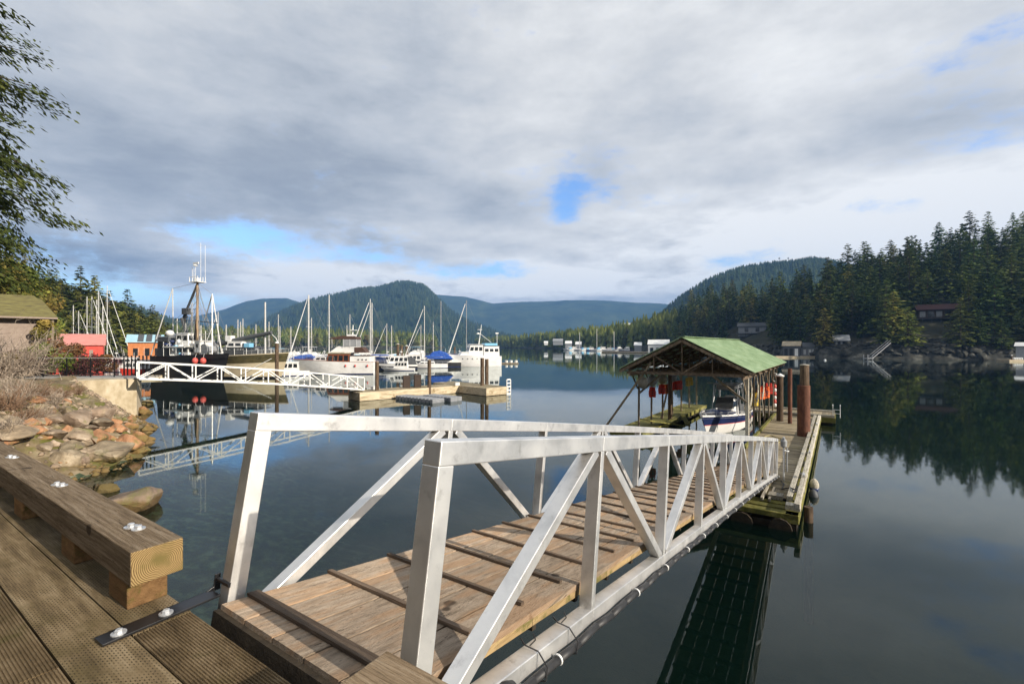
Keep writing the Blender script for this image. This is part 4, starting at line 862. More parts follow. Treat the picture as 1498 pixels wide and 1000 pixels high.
# -- black seiner in the marina
def seiner():
    Y = 74; X = (262-749)/F*Y; root = thing('fishing_boat', 'black hulled fishing boat with wheelhouse, tall mast and spread rigging poles', 'fishing boat', (X-2.6, Y+2.0, 0), R(-24))
    # stern left-away, bow to the right
    L = 14.5; rg = hull(root, L, 4.9, 4.0, 3.5, draft=1.0, mats=('hullblack', 'hullblack', 'dgrey'), upper='hullblack', band=.2, rake=.10, full=.5, transom=.9, deck='dgrey', bul=.7)
    root.location = (X-4.6, Y+3.2, 0)
    cabin(root, 4.2, 8.2, 3.2, 2.6, 3.0, 5.0, 'gel', nwin=3, rake=.25, wh=(.6, .88)); cabin(root, 5.0, 8.0, 2.7, 2.3, 5.15, 7.1, 'gel', nwin=2, rake=.3, wh=(.45, .85), name='wheelhouse')
    cabin(root, .6, 3.4, 3.4, 3.2, 3.0, 6.6, 'dgrey', nwin=2, rake=.1, wh=(.5, .8), name='net_shed', roofm='grey')
    MB().box(9.2, 10.6, -1.0, 1.0, 4.1, 5.9).build('fore_house', 'gel', root, bevel=.06); MB().box(9.0, 10.9, -1.15, 1.15, 5.9, 6.0).build('fore_house_roof', 'gel', root, bevel=.03)
    for s_ in (-1, 1): MB().box(9.6, 10.2, s_*1.0-.02, s_*1.0+.02, 4.9, 5.5).build('window', 'glass', root)
    M_ = (8.4, 0); MB().tube((8.4, 0, 2.2), (8.4, 0, 15.4), .26, .17, 10).build('main_mast', 'woodmast', root)
    mb = MB(); mb.tube((7.7, 0, 2.2), (7.9, 0, 9.4), .12, n=8); mb.tube((7.0, 0, 6.6), (7.0, 0, 10.5), .07, n=6)
    mb.tube((8.4, 0, 14.9), (4.6, 0, 9.4), .2, .16, 8); mb.tube((5.0, -.3, 9.6), (6.2, -.3, 7.2), .3, .2, 8); mb.box(5.2, 6.4, -.5, .3, 10.2, 11.2); mb.tube((2.8, 0, 9.5), (13.2, 0, 8.7), .08, n=6); mb.tube((5.6, -.5, 10.9), (8.4, 0, 11.0), .06, n=6); mb.tube((5.2, 0, 6.6), (5.6, 0, 11.2), .12, n=6); mb.tube((4.6, 0, 9.3), (5.8, 0, 9.9), .16, n=6)
    mb.build('booms', 'dgrey', root)
    mb = MB(); mb.box(7.3, 9.5, -.7, .7, 15.2, 15.3)
    for q in (7.4, 8.1, 8.8, 9.4): mb.tube((q, -.6, 15.3), (q, -.6, 16.1), .05, n=5); mb.tube((q, .6, 15.3), (q, .6, 16.1), .05, n=5)
    mb.box(7.4, 9.4, -.62, -.58, 16.0, 16.1); mb.box(7.9, 8.7, -.3, .3, 15.3, 15.9)
    for x, h in ((7.2, 17.6), (7.6, 18.2), (8.9, 21.5), (10.0, 21.0), (6.8, 17.8)): mb.tube((x, .2, 15.4), (x, .2, h), .035, n=4)
    mb.box(7.1, 8.4, .1, .3, 18.2, 18.5); mb.lathe([(.35, 17.9), (.38, 18.0), (.2, 18.15)], 12, (7.6, .2, 0)); mb.build('masthead_antennas', 'white', root)
    mb = MB()
    for top in ((2.0, 0, 14.6),): mb.tube((-1.4, -1.5, 3.2), top, .10, .07, 7); mb.tube((2.2, 0, 4.6), top, .09, n=7)
    for top in ((12.0, 0, 13.2),): mb.tube((12.6, 1.2, 3.4), top, .10, .08, 7); mb.tube((13.2, -.8, 3.0), (12.0, 0, 13.2), .10, .08, 7); mb.tube((12.0, 0, 13.2), (10.2, 0, 9.2), .09, n=7)
    mb.build('outrigger_poles', 'mast', root)
    mb = MB()
    for a, b in (((8.4,0,15.2),(2,0,14.6)), ((8.4,0,15.2),(12,0,13.2)), ((8.4,0,15.2),(13.6,0,3.4)), ((8.4,0,15.2),(0,0,2.6)), ((8.4,0,12.5),(5.2,0,9.6)), ((8.4,0,15.0),(10.8,1.8,2.6)), ((8.4,0,15.0),(6.4,-1.9,2.6)), ((8.4,0,13.8),(11.8,-1.5,2.6)), ((2.8,0,9.5),(8.4,0,12.2)), ((13.2,0,8.7),(8.4,0,12.2)), ((8.4,0,11),(10.8,0,8.9)), ((8.4,0,11),(6,0,9.3))): mb.tube(a, b, .025, n=4)
    r9 = random.Random(9)
    for i in range(22): x = r9.uniform(1, 13); mb.tube((8.4, 0, r9.uniform(9, 15)), (x, r9.choice([-2, 2])*r9.random(), r9.uniform(3.6, 6)), .018, n=4)
    mb.build('rigging', 'wire', root)
    mb = MB()
    for x, h in ((3.9, 9.6), (6.1, 8.8), (9.9, 8.4), (11.0, 7.5)): mb.tube((x, -.4, 4.5), (x, -.4, h), .06, n=6); mb.tube((x-.6, -.4, h-.5), (x+.6, -.4, h-.5), .035, n=5)
    mb.tube((7.8, -.6, 5), (7.8, -.6, 12), .035, n=5); mb.tube((8.2, -.6, 5), (8.2, -.6, 12), .035, n=5)
    for k in range(18): mb.tube((7.8, -.6, 5.2+.38*k), (8.2, -.6, 5.2+.38*k), .025, n=4)
    mb.build('deck_posts', 'mast', root)
    mb = MB(); mb.lathe([(.9, -.9), (.9, -.8), (.55, -.8), (.55, .8), (.9, .8), (.9, .9)], 16, (11.3, 0, 4.6), axis='y'); mb.build('net_drum', 'grey', root)
    mb = MB(); mb.ball((3.0, -1.0, 7.2), .6, .6, .5); mb.ball((1.0, .6, 7.0), .4); mb.build('radome', 'white', root, smooth=True)
    mb = MB()
    for i in range(16): mb.ball((rnd.uniform(3.4, 7), rnd.uniform(-1.9, -1.2), rnd.uniform(3.6, 6.0)), rnd.uniform(.2, .45), None, rnd.uniform(.2, .35), 8, 6, rnd.choice([0, 0, 1, 2]))
    mb.build('deck_gear', ['ltblue', 'white', 'navy'], root); mb = MB(); mb.box(3.2, 8.8, -2.2, -2.1, 4.9, 5.02); mb.box(3.2, 8.8, -2.2, 2.2, 5.02, 5.1)
    for x in (3.4, 5, 6.6, 8.2): mb.tube((x, -2.15, 3.4), (x, -2.15, 5.8), .04, n=5)
    mb.build('boat_deck_rail', 'white', root); railing(root, rg, .9, .55, 1, m='dgrey')
    for i, x in enumerate((11.6, 12.7)):
        f = thing('hull_fender', ['faded red round fender on the black fishing boat bow, left one', 'faded red round fender on the black fishing boat bow, right one'][i], 'fender', (0,0,0)); c, s = math.cos(R(-24)), math.sin(R(-24)); y = -2.35+.5*i
        f.location = (root.location.x+c*x-s*y, root.location.y+s*x+c*y, 2.9)
        MB().ball((0, 0, 0), .42, .42, .5, 14, 10).build('body', 'pinkred', f, smooth=True); MB().tube((0, 0, .45), (0, .3, 1.1), .02).build('lanyard', 'white', f)
seiner()
# -- cream and olive workboat, black name band
def workboat():
    Y = 76; X = (338-749)/F*Y; root = thing('workboat', 'cream and olive wooden workboat with dark awning and long boom', 'fishing boat', (X-1.2, Y, 0), R(-8))
    L = 10.2; rg = hull(root, L, 3.9, 4.0, 3.5, draft=.8, mats=('cream', 'hullblack', 'hullblack'), upper='olive', band=.34, rake=.13, full=.5, deck='dgrey', bul=.5, stripe=.28)
    MB().path([(r[0][0], -r[0][1]-.02, r[0][2]+.05) for r in rg], .09, 6).build('gunwale_cap', 'cream', root)
    mb = MB(); mb.box(1.0, 7.4, -1.7, 1.7, 4.85, 4.95); mb.box(1.2, 7.2, -1.5, 1.5, 3.4, 4.5); mb.build('awning', 'dgrey', root)
    mb = MB()
    for x in (1.1, 3.2, 5.3, 7.3):
        for y in (-1.6, 1.6): mb.tube((x, y, 3.2), (x, y, 4.85), .05, n=5)
    mb.path([(1.1, -1.66, 3.4), (6.6, -1.66, 3.6)], .04, 5); mb.build('awning_posts', 'white', root)
    cabin(root, 1.5, 4.2, 2.4, 2.2, 4.66, 5.8, 'gel', nwin=2, rake=.2, name='upper_house'); mb = MB(); mb.box(4.6, 5.6, -1.3, -.3, 4.66, 5.6); mb.build('blue_tote', 'ltblue', root, bevel=.05); MB().box(1.0, 2.0, -.9, .1, 5.9, 6.8).build('white_box', 'white', root, bevel=.04)
    mb = MB(); mb.tube((-.4, -.4, 5.5), (8.8, -.4, 7.3), .42, .30, 10); mb.build('furled_boom', 'dgrey', root)
    MB().tube((7.4, 0, 2.4), (7.4, 0, 12.2), .16, .12, 8).build('mast', 'mast', root); mb = MB(); mb.path([(7.7, 0, 6.9), (8.6, 0, 7.0), (9.3, 0, 6.4), (9.7, 0, 5.6)], .06, 5); mb.build('davit', 'white', root)
    mb = MB(); mb.tube((9.4, -.8, 3.3), (6.2, -3.4, 1.0), .04, n=5); mb.build('mooring_line', 'white', root)
    # worn name lettering: plain pale strokes too weathered to read
    mb = MB()
    for i in range(8):
        x = 3.9+i*.33; mb.box(x, x+.05, -1.99, -1.965, 1.55, 1.85)
        if i % 2: mb.box(x, x+.2, -1.99, -1.965, 1.8, 1.85)
        if i % 3: mb.box(x, x+.2, -1.99, -1.965, 1.55, 1.6)
    mb.build('worn_lettering', 'white', root)
    railing(root, rg, .7, .5, 1, m='white')
workboat()
# -- white motorsailer with varnished house and brown canvas
def motorsailer():
    Y = 86; X = (494-749)/F*Y; a = 183; root = thing('motor_yacht', 'big white motor yacht with varnished wheelhouse and brown canvas behind the far gangway', 'motor yacht', (0, 0, 0), R(a))
    L = 14.0; root.location = (X-math.cos(R(a))*L/2, Y-math.sin(R(a))*L/2, 0)
    rg = hull(root, L, 4.4, 2.75, 2.2, draft=.8, mats=('gel', 'navy', 'dgrey'), stripe=.16, rake=.10, full=.5, transom=.95, deck='mahog')
    cabin(root, 4.4, 8.6, 3.4, 3.0, 2.0, 3.75, 'mahog', nwin=4, rake=.3, wh=(.25, .8), roofm='cream', over=.3)
    cabin(root, .6, 4.3, 3.7, 3.6, 1.9, 3.3, 'gel', nwin=0, rake=.0, name='aft_cabin', roofm='brown', front=False)
    for s_ in (-1, 1):
        for i in range(3): MB().box(1.2+.7*i, 1.45+.7*i, s_*1.87-.02, s_*1.87+.02, 2.55, 2.75).build('window', 'glass', root)
    cabin(root, 8.6, 11.2, 2.8, 1.8, 2.3, 3.1, 'gel', nwin=2, rake=.6, name='trunk_cabin', front=False)
    cabin(root, 3.2, 8.2, 2.8, 2.2, 3.95, 5.0, 'gel', nwin=0, rake=1.4, name='flybridge', front=False, over=-.1)
    mb = MB(); mb.prism([(3.0, 6.35), (8.2, 6.35), (7.8, 6.6), (5.8, 7.0), (3.2, 6.8)], -1.35, 1.35, plane='xz'); mb.prism([(1.4, 3.9), (3.6, 3.9), (3.6, 4.9), (2.2, 4.9)], -1.4, 1.4, plane='xz'); mb.build('canvas_top', 'brown', root, bevel=.05)
    mb = MB(); mb.box(3.2, 5.6, -1.3, 1.3, 5.05, 6.33); mb.build('clear_curtain', 'grey', root)
    mb = MB()
    for x in (3.2, 4.4, 5.6, 7.6):
        for y in (-1.32, 1.32): mb.tube((x, y, 4.8), (x, y, 6.4), .03, n=5)
    mb.build('canopy_frame', 'white', root)
    mb = MB(); mb.tube((4.3, 0, 6.8), (4.2, 0, 9.0), .14, .08, 8); mb.box(3.8, 5.2, -.3, .3, 6.95, 7.25); mb.box(3.6, 4.6, -.6, .6, 8.0, 8.1); mb.build('radar_mast', 'white', root)
    railing(root, rg, .8, .5, 1); mb = MB()
    for x, y in ((10.6, 1.5), (10.9, 1.4)): mb.tube((x, -y, 2.6), (x-.9, -y+.3, 4.0), .06, n=6); mb.tube((x, y, 2.6), (x-.9, y-.3, 4.0), .06, n=6)
    mb.build('stanchion_frames', 'white', root)
    s = MB()
    for x in (1.0, 3.2, 4.9):
        for s_ in (-1, 1): s.ball((x, s_*2.27, 1.55), .16, .1, .24, 8, 6)
    s.build('hull_fender', 'pinkred', root)
    # its two masts belong to sailboats behind
motorsailer()
# -- white trawler yacht at the end of the marina
def trawler():
    Y = 116; X = (693-749)/F*Y; a = 200; root = thing('trawler_yacht', 'tall white trawler yacht with round portholes moored last at the marina end', 'motor yacht', (0, 0, 0), R(a))
    L = 12.6; root.location = (X-math.cos(R(a))*L/2+.3, Y-math.sin(R(a))*L/2, 0)
    rg = hull(root, L, 4.5, 3.0, 2.5, draft=.8, mats=('gel', 'gel', 'ltblue'), stripe=.14, rake=.10, full=.45, transom=.96)
    cabin(root, .5, 4.6, 4.2, 4.2, 2.3, 4.9, 'gel', nwin=3, rake=.1, wh=(.52, .80), name='aft_cabin', front=False, over=.15)
    cabin(root, 4.6, 8.6, 3.8, 3.2, 2.4, 5.4, 'gel', nwin=3, rake=.8, wh=(.50, .80), over=.45)
    cabin(root, 8.2, 10.4, 3.0, 2.2, 2.7, 3.5, 'gel', nwin=0, rake=.5, name='trunk_cabin', front=False)
    for s_ in (-1, 1):
        for i in range(5): MB().lathe([(.13, -.02), (.13, .02)], 12, (5.2+1.15*i, s_*(2.23-.02*i-.07*max(0, i-1)**2), 1.95), axis='y').build('porthole', 'glass', root)
    MB().box(.8, 4.2, -1.5, 1.5, 5.15, 5.75).build('dinghy_cover', 'ltblue', root, bevel=.2)
    mb = MB(); mb.tube((5.3, 0, 5.5), (4.6, 0, 10.4), .13, .07, 8); mb.tube((5.0, 0, 8.2), (2.0, 0, 5.9), .05, n=6); mb.box(4.4, 5.6, -.08, .08, 9.1, 9.2); mb.lathe([(.4, 8.0), (.42, 8.15), (.25, 8.35)], 14, (5.5, 0, 0)); mb.tube((.9, 1.2, 5.1), (.9, 1.2, 8.4), .07, n=6); mb.box(.5, 1.3, 1.1, 1.3, 8.1, 8.4); mb.build('mast', 'white', root)
    railing(root, rg, .9, .35, 1, m='white')
trawler()
# other identifiable boats
sailboat(624, 107, 190, 9.6, 14.3, 'white sailboat with blue tarp over its boom, left of the trawler yacht', cover='bluetarp', furl=1.3, dodger=None)
mb = MB(); mb.prism([(-3.2, 2.1), (-1.6, 3.8), (0, 4.1), (1.6, 3.6), (3.4, 2.0)], -1.3, 1.3, plane='xz'); tag(mb.build('boat_tarp', 'bluetarp', None, loc=pxY(643, 111, -.1), rz=R(10), bevel=.2), 'bright blue tarp draped over a dark boat beside the trawler yacht', 'tarp')
cruiser(645, 113, 195, 9.5, 'dark hulled boat half hidden under the bright blue tarp', hm='hullblack', cab='gel', radar=False)
sailboat(648, 124, 188, 11, 17.0, 'sailboat with dark tall mast behind the bright blue tarp', cover='navy', mastm='grey', mr=.14, hm='navy', furl=None)
sailboat(690, 128, 186, 12, 17.6, 'sailboat with thick slanting furled sail behind the trawler yacht', cover='white', furl=2.0, mastm='grey', mr=.12, mastx=.62)
cruiser(580, 103, 196, 9.0, 'white cabin cruiser with black hull sides beside twin brown piles', hm='hullblack', cab='gel', bandm='gel', canvas='dgrey')
cruiser(585, 96, 184, 6.0, 'low white skiff moored in front of the black and white cruiser', hm='gel', cab='gel', radar=False, hs=.7)
sailboat(545, 112, 182, 11, 16.4, 'sailboat with blue sail cover and twin masts right of the big white yacht', cover='bluetarp', furl=1.6, mr=.12)
sailboat(552, 116, 184, 11, 15.8, 'sailboat with bare pale mast behind the one with blue sail cover', cover='white', furl=1.2, mr=.14, mastx=.62)
sailboat(464, 96, 181, 11, 16.2, 'sailboat with thick white mast left of the varnished wheelhouse', cover='bluetarp', furl=1.6, furl_=None) if False else sailboat(464, 96, 181, 11, 15.6, 'sailboat with thick white mast left of the varnished wheelhouse', cover='bluetarp', furl=1.5, mr=.19, mastx=.66)
sailboat(485, 106, 181, 11, 16.8, 'sailboat with pale mast rising behind the brown canvas', cover='white', furl=None, mr=.14, mastx=.55)
mb = MB(); mb.prism([(-3, 2.0), (-1, 3.2), (1.5, 3.6), (3.2, 2.2)], -1.2, 1.2, plane='xz'); tag(mb.build('boat_tarp', 'bluetarp', None, loc=pxY(441, 93, -.1), rz=R(4), bevel=.2), 'blue tarp on a boat at the white yacht bow', 'tarp')
cruiser(432, 94, 184, 8.5, 'white boat under a blue tarp at the bow of the white yacht', radar=False, hs=.9)
cruiser(418, 80, 200, 7.5, 'white runabout with dark side windows right of the wooden pile', hs=.9, radar=False)
cruiser(398, 92, 188, 8.5, 'white cruiser with light blue canopy behind the workboat bow', canvas='ltblue', fly=True)
# boats along the inner floats, partly hidden: one object each
r5 = random.Random(5)
inner = [(432,104,'gel'),(355,98,'gel'),(372,108,'navy'),(388,118,'gel'),(410,112,'gel'),(425,122,'gel'),(448,126,'gel'),(515,104,'gel'),(528,126,'gel'),(505,132,'gel'),(568,128,'gel'),(562,118,'navy'),(606,128,'gel'),(618,138,'gel'),(668,140,'navy'),(340,112,'gel'),(322,104,'gel'),(470,138,'gel')]
words = ['low white', 'small white', 'dark blue', 'white flybridge', 'short white', 'old white', 'square sterned white', 'pale', 'long white', 'plain white', 'tidy white', 'navy', 'weathered white', 'slim white', 'dark hulled', 'compact white', 'broad white', 'distant white']
nears = ['left of the white yacht, second row', 'behind the workboat awning', 'behind the olive workboat bow', 'behind the light blue canopy', 'just right of the tall brown pile', 'far behind the tall brown pile', 'far left of the white sailboat mast', 'behind the brown canvas stern', 'far behind the white yacht stern', 'behind the varnished wheelhouse', 'behind the black and white cruiser', 'beside the blue sail cover', 'left of the tarp sailboat, far row', 'behind the tarp sailboat mast', 'in the row behind the trawler', 'behind the black boat foredeck', 'between the black boat and workboat', 'in the far row behind the brown canvas']
for i, (px_, Y_, hm_) in enumerate(inner):
    if i % 3 == 1: sailboat(px_, Y_, 180+r5.uniform(-8, 10), r5.uniform(8, 10), r5.uniform(10, 13.5), f'{words[i]} sailboat {nears[i]}', hm=hm_, cover=r5.choice(['navy', 'white', 'ltblue', 'bluetarp']), furl=r5.choice([None, 1]))
    else: cruiser(px_, Y_, 180+r5.uniform(-12, 12), r5.uniform(7.5, 10), f'{words[i]} motor boat {nears[i]}', hm=hm_, fly=r5.random() < .4, canvas=r5.choice(['navy', 'ltblue', 'white', 'grey']), bandm='navy' if hm_ == 'gel' and r5.random() < .3 else None)
for i, (px_, Y_, L_, a_, fl_) in enumerate(((302,92,8.5,170,False),(318,98,9,185,True),(356,88,8,190,False),(384,94,8.5,176,True),(408,86,7.5,184,False),(446,102,9.5,188,True),(537,106,9,178,False),(601,117,9,190,True),(424,90,7,172,False))):
    cruiser(px_, Y_, a_, L_, ['white cruiser just behind the black boat foredeck','white flybridge boat right behind the black boat bow','white boat tucked behind the olive workboat','white flybridge boat above the workboat bow','low white boat just left of the capped brown pile','white flybridge boat over the motor yacht bow','white boat behind the motor yacht stern pile','white flybridge boat left of the tarp sailboat','small white boat right of the capped brown pile'][i], fly=fl_, canvas=['navy','ltblue','white'][i % 3], bandm='navy' if i % 4 == 1 else None)
# sailboats behind the red shed on the left: masts show over the roof
for i, (px_, Y_, top, L_) in enumerate(((104,118,15.4,9),(112,124,14.4,9),(124,112,17.0,9.5),(131,106,16.4,9),(138,116,16.6,9.5),(141,104,17.3,9),(147,108,14.4,8.5),(153,112,19.6,10.5))):
    sailboat(px_, Y_, 20+r5.uniform(-15, 15), L_, top, ['sailboat whose short mast stands leftmost above the red shed','sailboat with second mast from the left above the red shed','sailboat with pale mast above the middle of the red shed roof','sailboat with leaning pale mast over the red shed','sailboat with cross spreaders over the right of the red shed','sailboat with white mast left of the shed roof end','sailboat with shorter mast right above the shed roof end','sailboat with tallest mast, just right of the red shed'][i], furl=1 if i % 2 else None, mr=.10, cover='white', group=None)
cruiser(190, 92, 15, 9, 'white cabin boat moored right of the red shed', cab='gel', radar=False)
cruiser(216, 84, -15, 8, 'grey boat with pale canvas top near the white gangway head', hm='dgrey', cab='grey', canvas='white', radar=False)
cruiser(178, 100, 30, 8, 'small white boat behind the black railing', cab='gel', radar=True)
cruiser(193, 80, -75, 6, 'small boat with red hull just left of the white gangway head', hm='red', cab='gel', radar=False, hs=1.5)
for i, (px_, Y_, top) in enumerate(((334,96,9.5),(351,104,11),(358,118,12),(377,116,10.5),(396,124,11.5),(412,128,10.5),(428,118,10),(458,132,13),(510,122,10.5),(575,136,11),(636,134,12))):
    sailboat(px_, Y_, 184+3*(i % 3), 8.5, top, ['small sailboat behind the black boat poles','small sailboat over the workboat awning','small sailboat above the light blue tote','small sailboat between workboat mast and davit','small sailboat left of the capped brown pile','small sailboat right of the capped brown pile','small sailboat over the blue tarp','small sailboat between the two white masts','small sailboat behind the flybridge radar mast','small sailboat behind the twin brown piles','small sailboat left of the bright blue tarp'][i], cover=['white','navy','ltblue'][i % 3], furl=None, mr=.11)

# ---------------------------------------------------------------- marina floats and piles
def float_(name, p0, p1, wd, z, label, deckm='dockwood', freeb=.78, cat='dock'):
    p0 = Vector(p0[:2]); p1 = Vector(p1[:2]); d = p1-p0; L = d.length; root = thing(name, label, cat, (p0.x, p0.y, 0), math.atan2(d.y, d.x))
    mb = MB(); x = 0
    while x < L: mb.box(x, min(L, x+.23), .08, wd-.08, z-.06, z); x += .25
    mb.build('plank_deck', deckm, root); mb = MB(); mb.box(-.05, L+.05, 0, .16, z-freeb, z+.02); mb.box(-.05, L+.05, wd-.16, wd, z-freeb, z+.02); mb.box(-.06, .1, .17, wd-.17, z-freeb, z+.02); mb.box(L-.1, L+.06, .17, wd-.17, z-freeb, z+.02); mb.build('side_beams', 'cream2', root, bevel=.02)
    mb = MB(); mb.box(.1, L-.1, .18, wd-.18, -.3, z-.08); mb.build('float_body', 'darkwood', root); return root
MT['cream2'] = M('pale_weathered_beam', [(.22, .17, .10), (.45, .37, .25), (.58, .50, .36)], sc=(.5, 4, 4), ns=2, streak=.5, moss=((.20, .13, .05), 1.5, .55, .75), **gw)
A = at(527, 574.5, .80); D_ = Vector((.736, .676)); E_ = Vector((-.676, .736))
Ap = Vector(A[:2]); float_('middle_dock', Ap, Ap+D_*12.2, 2.6, .80, 'pale sided wooden dock in the middle of the bay, foot of the white gangway')
C_ = Vector(at(712, 568, .82)[:2]); tr = float_('head_float', C_, C_+D_*3.0, 10.0, .82, 'square head float with two tall piles at the end of the middle dock')
for i, (u_, w_) in enumerate(((2.4, 2.3), (7.6, 2.45), (11.4, .3))):
    q = Ap+D_*u_+E_*w_; mb = MB(); mb.box(-.25, .25, -.2, .2, 0, .35); tag(mb.build('dock_box', 'white', None, loc=(q.x, q.y, .80), rz=.3, bevel=.03), ['white box on the back edge at the left of the middle dock', 'white box on the back edge nearer the square head float', 'white box low at the front where the two floats meet'][i], 'dock box', 'white boxes on the middle dock')
q = Ap+D_*6.6+E_*1.9; mb = MB(); mb.box(-.9, -.2, -.5, .5, 0, 1.25); mb.box(.25, .95, -.5, .5, 0, 1.35); tag(mb.build('storage_locker', 'cedar', None, loc=(q.x, q.y, .80), rz=.3, bevel=.02), 'brown double locker beside the pile on the middle dock', 'locker')
q = C_+D_*3.05; p = thing('float_ladder', 'white perforated ladder upright on the right corner of the head float', 'ladder', (q.x, q.y, .1), .7)
mb = MB(); mb.box(-.30, -.22, -.05, .05, -.3, 1.5); mb.box(.22, .30, -.05, .05, -.3, 1.5)
for k in range(5): mb.box(-.22, .22, -.04, .04, -.1+.38*k, .04+.38*k)
mb.build('frame', 'white', p)
# grey modular float
mp = thing('modular_float', 'grey plastic modular drive-on float beside the middle dock', 'float', (*at(578, 579, .3)[:2], 0), math.atan2(-.62, .78))
for k in range(11): MB().box(k*.50, k*.50+.43, 0, 1.5, -.1, .36, r=rnd.random()).build('float_block', 'plastic', mp, bevel=.09)
for k in range(10): MB().box(.9+k*.50, .9+k*.50+.43, 1.9, 3.4, -.1, .38 if k > 1 else .26).build('float_block', 'plastic', mp, bevel=.06)
def pile(px_, Y_, top_py, r, label, cap='whitewood', Xoff=0):
    X = (px_-749)/F*Y_; zt = CZ+(HZ-top_py)/F*Y_
    p = thing('mooring_pile', label, 'pile', (X, Y_, 0)); MB().lathe([(r, -4), (r*.95, zt)], 14, r=.5).build('shaft', 'pile', p, smooth='auto')
    if cap: MB().lathe([(r*1.1, zt), (r*1.1, zt+.10), (.02, zt+.25)], 14, r=.5).build('cap', cap, p)
    return p
pile(405, 62, 502, .24, 'tall brown pile with white cap behind the white gangway', 'white')
pile(551.5, 46.3, 529, .20, 'brown pile at the left end of the middle dock', None)
pile(628, 49, 526, .20, 'brown pile beside the double locker on the middle dock', None)
pile(705.5, 51.5, 523.5, .22, 'left one of the two tall piles on the head float', None)
pile(712, 53.2, 525, .22, 'right one of the two tall piles on the head float', None)
pile(582, 104, 503.5, .33, 'left one of the twin brown piles by the black and white cruiser', 'whitewood')
pile(587.5, 106, 505, .33, 'right one of the twin brown piles by the black and white cruiser', None)
pile(595, 122, 506, .3, 'thin far brown pile right of the twin piles', 'white')
pile(546, 93, 523, .34, 'dark brown pile at the stern of the big white yacht', None)
pile(665, 140, 507, .3, 'far brown pile left of the trawler yacht', None)
pile(517, 140, 507, .3, 'far brown pile behind the varnished wheelhouse yacht', None)
float_('marina_walkway', (-60, 96), (-8, 122), 2.2, .5, 'long marina walkway float behind the white yachts')
float_('marina_walkway', (-62, 70), (-38, 84), 2.2, .5, 'marina walkway float beside the black fishing boat')
float_('marina_walkway', (-78, 92), (-55, 112), 2.2, .5, 'marina walkway float in front of the red shed')
float_('marina_walkway', (-60, 120), (-16, 142), 2.2, .5, 'farthest marina walkway float behind the sailboats')
sf = thing('swim_float', 'small low float with white tubs right of the trawler yacht', 'float', pxY(743, 131), -.05); MB().box(-3, 3, -.8, .8, .05, .35).build('deck', 'cream2', sf)
for k, x in enumerate((-.4, .9, 2.3)): MB().lathe([(.4, .36), (.45, .9), (.3, 1.0)], 12, (x, 0, 0)).build('tub', 'white', sf)

# second gangway, white, to the middle dock
p0 = Vector(at(203, 554, 2.86)); L0 = Ap+D_*.9+E_*1.2; p1 = Vector((L0.x, L0.y, .95)); d = p1-p0; dh = Vector((d.x, d.y)).length
g2 = thing('gangway', 'white truss gangway from the concrete abutment down to the middle dock', 'gangway', tuple(p0), math.atan2(d.y, d.x)); g2['label'] = 'white truss gangway from the concrete abutment down to the middle dock'
sl2 = d.z/dh; ZG = lambda x: sl2*x+.12*math.sin(math.pi*x/dh)
NB2 = 10; bay = dh/NB2; Hh = 1.2
for y in (-.1, 1.35):
    for h, nm in ((0, 'bottom_chord'), (Hh, 'top_chord')):
        mb = MB()
        for k in range(NB2): mb.beam((k*bay, y, ZG(k*bay)+h), ((k+1)*bay, y, ZG((k+1)*bay)+h), .09, .11, r=.5)
        mb.build(nm, 'white', g2)
    for k in range(NB2+1): MB().beam((k*bay, y, ZG(k*bay)+.05), (k*bay, y, ZG(k*bay)+Hh-.05), .085, .085, (1, 0, 0), r=.5).build('upright', 'white', g2)
    for k in range(NB2):
        a, b = k*bay, (k+1)*bay; h0, h1 = (.05, Hh-.05) if k % 2 == 0 else (Hh-.05, .05)
        MB().beam((a+.04, y, ZG(a)+h0), (b-.04, y, ZG(b)+h1), .08, .075, (1, 0, .3), r=.5).build('diagonal_brace', 'white', g2)
mb = MB()
for k in range(NB2): mb.beam((k*bay, .62, ZG(k*bay)-.06), ((k+1)*bay, .62, ZG((k+1)*bay)-.06), 1.3, .06)
mb.build('plank_deck', 'dockwood', g2)

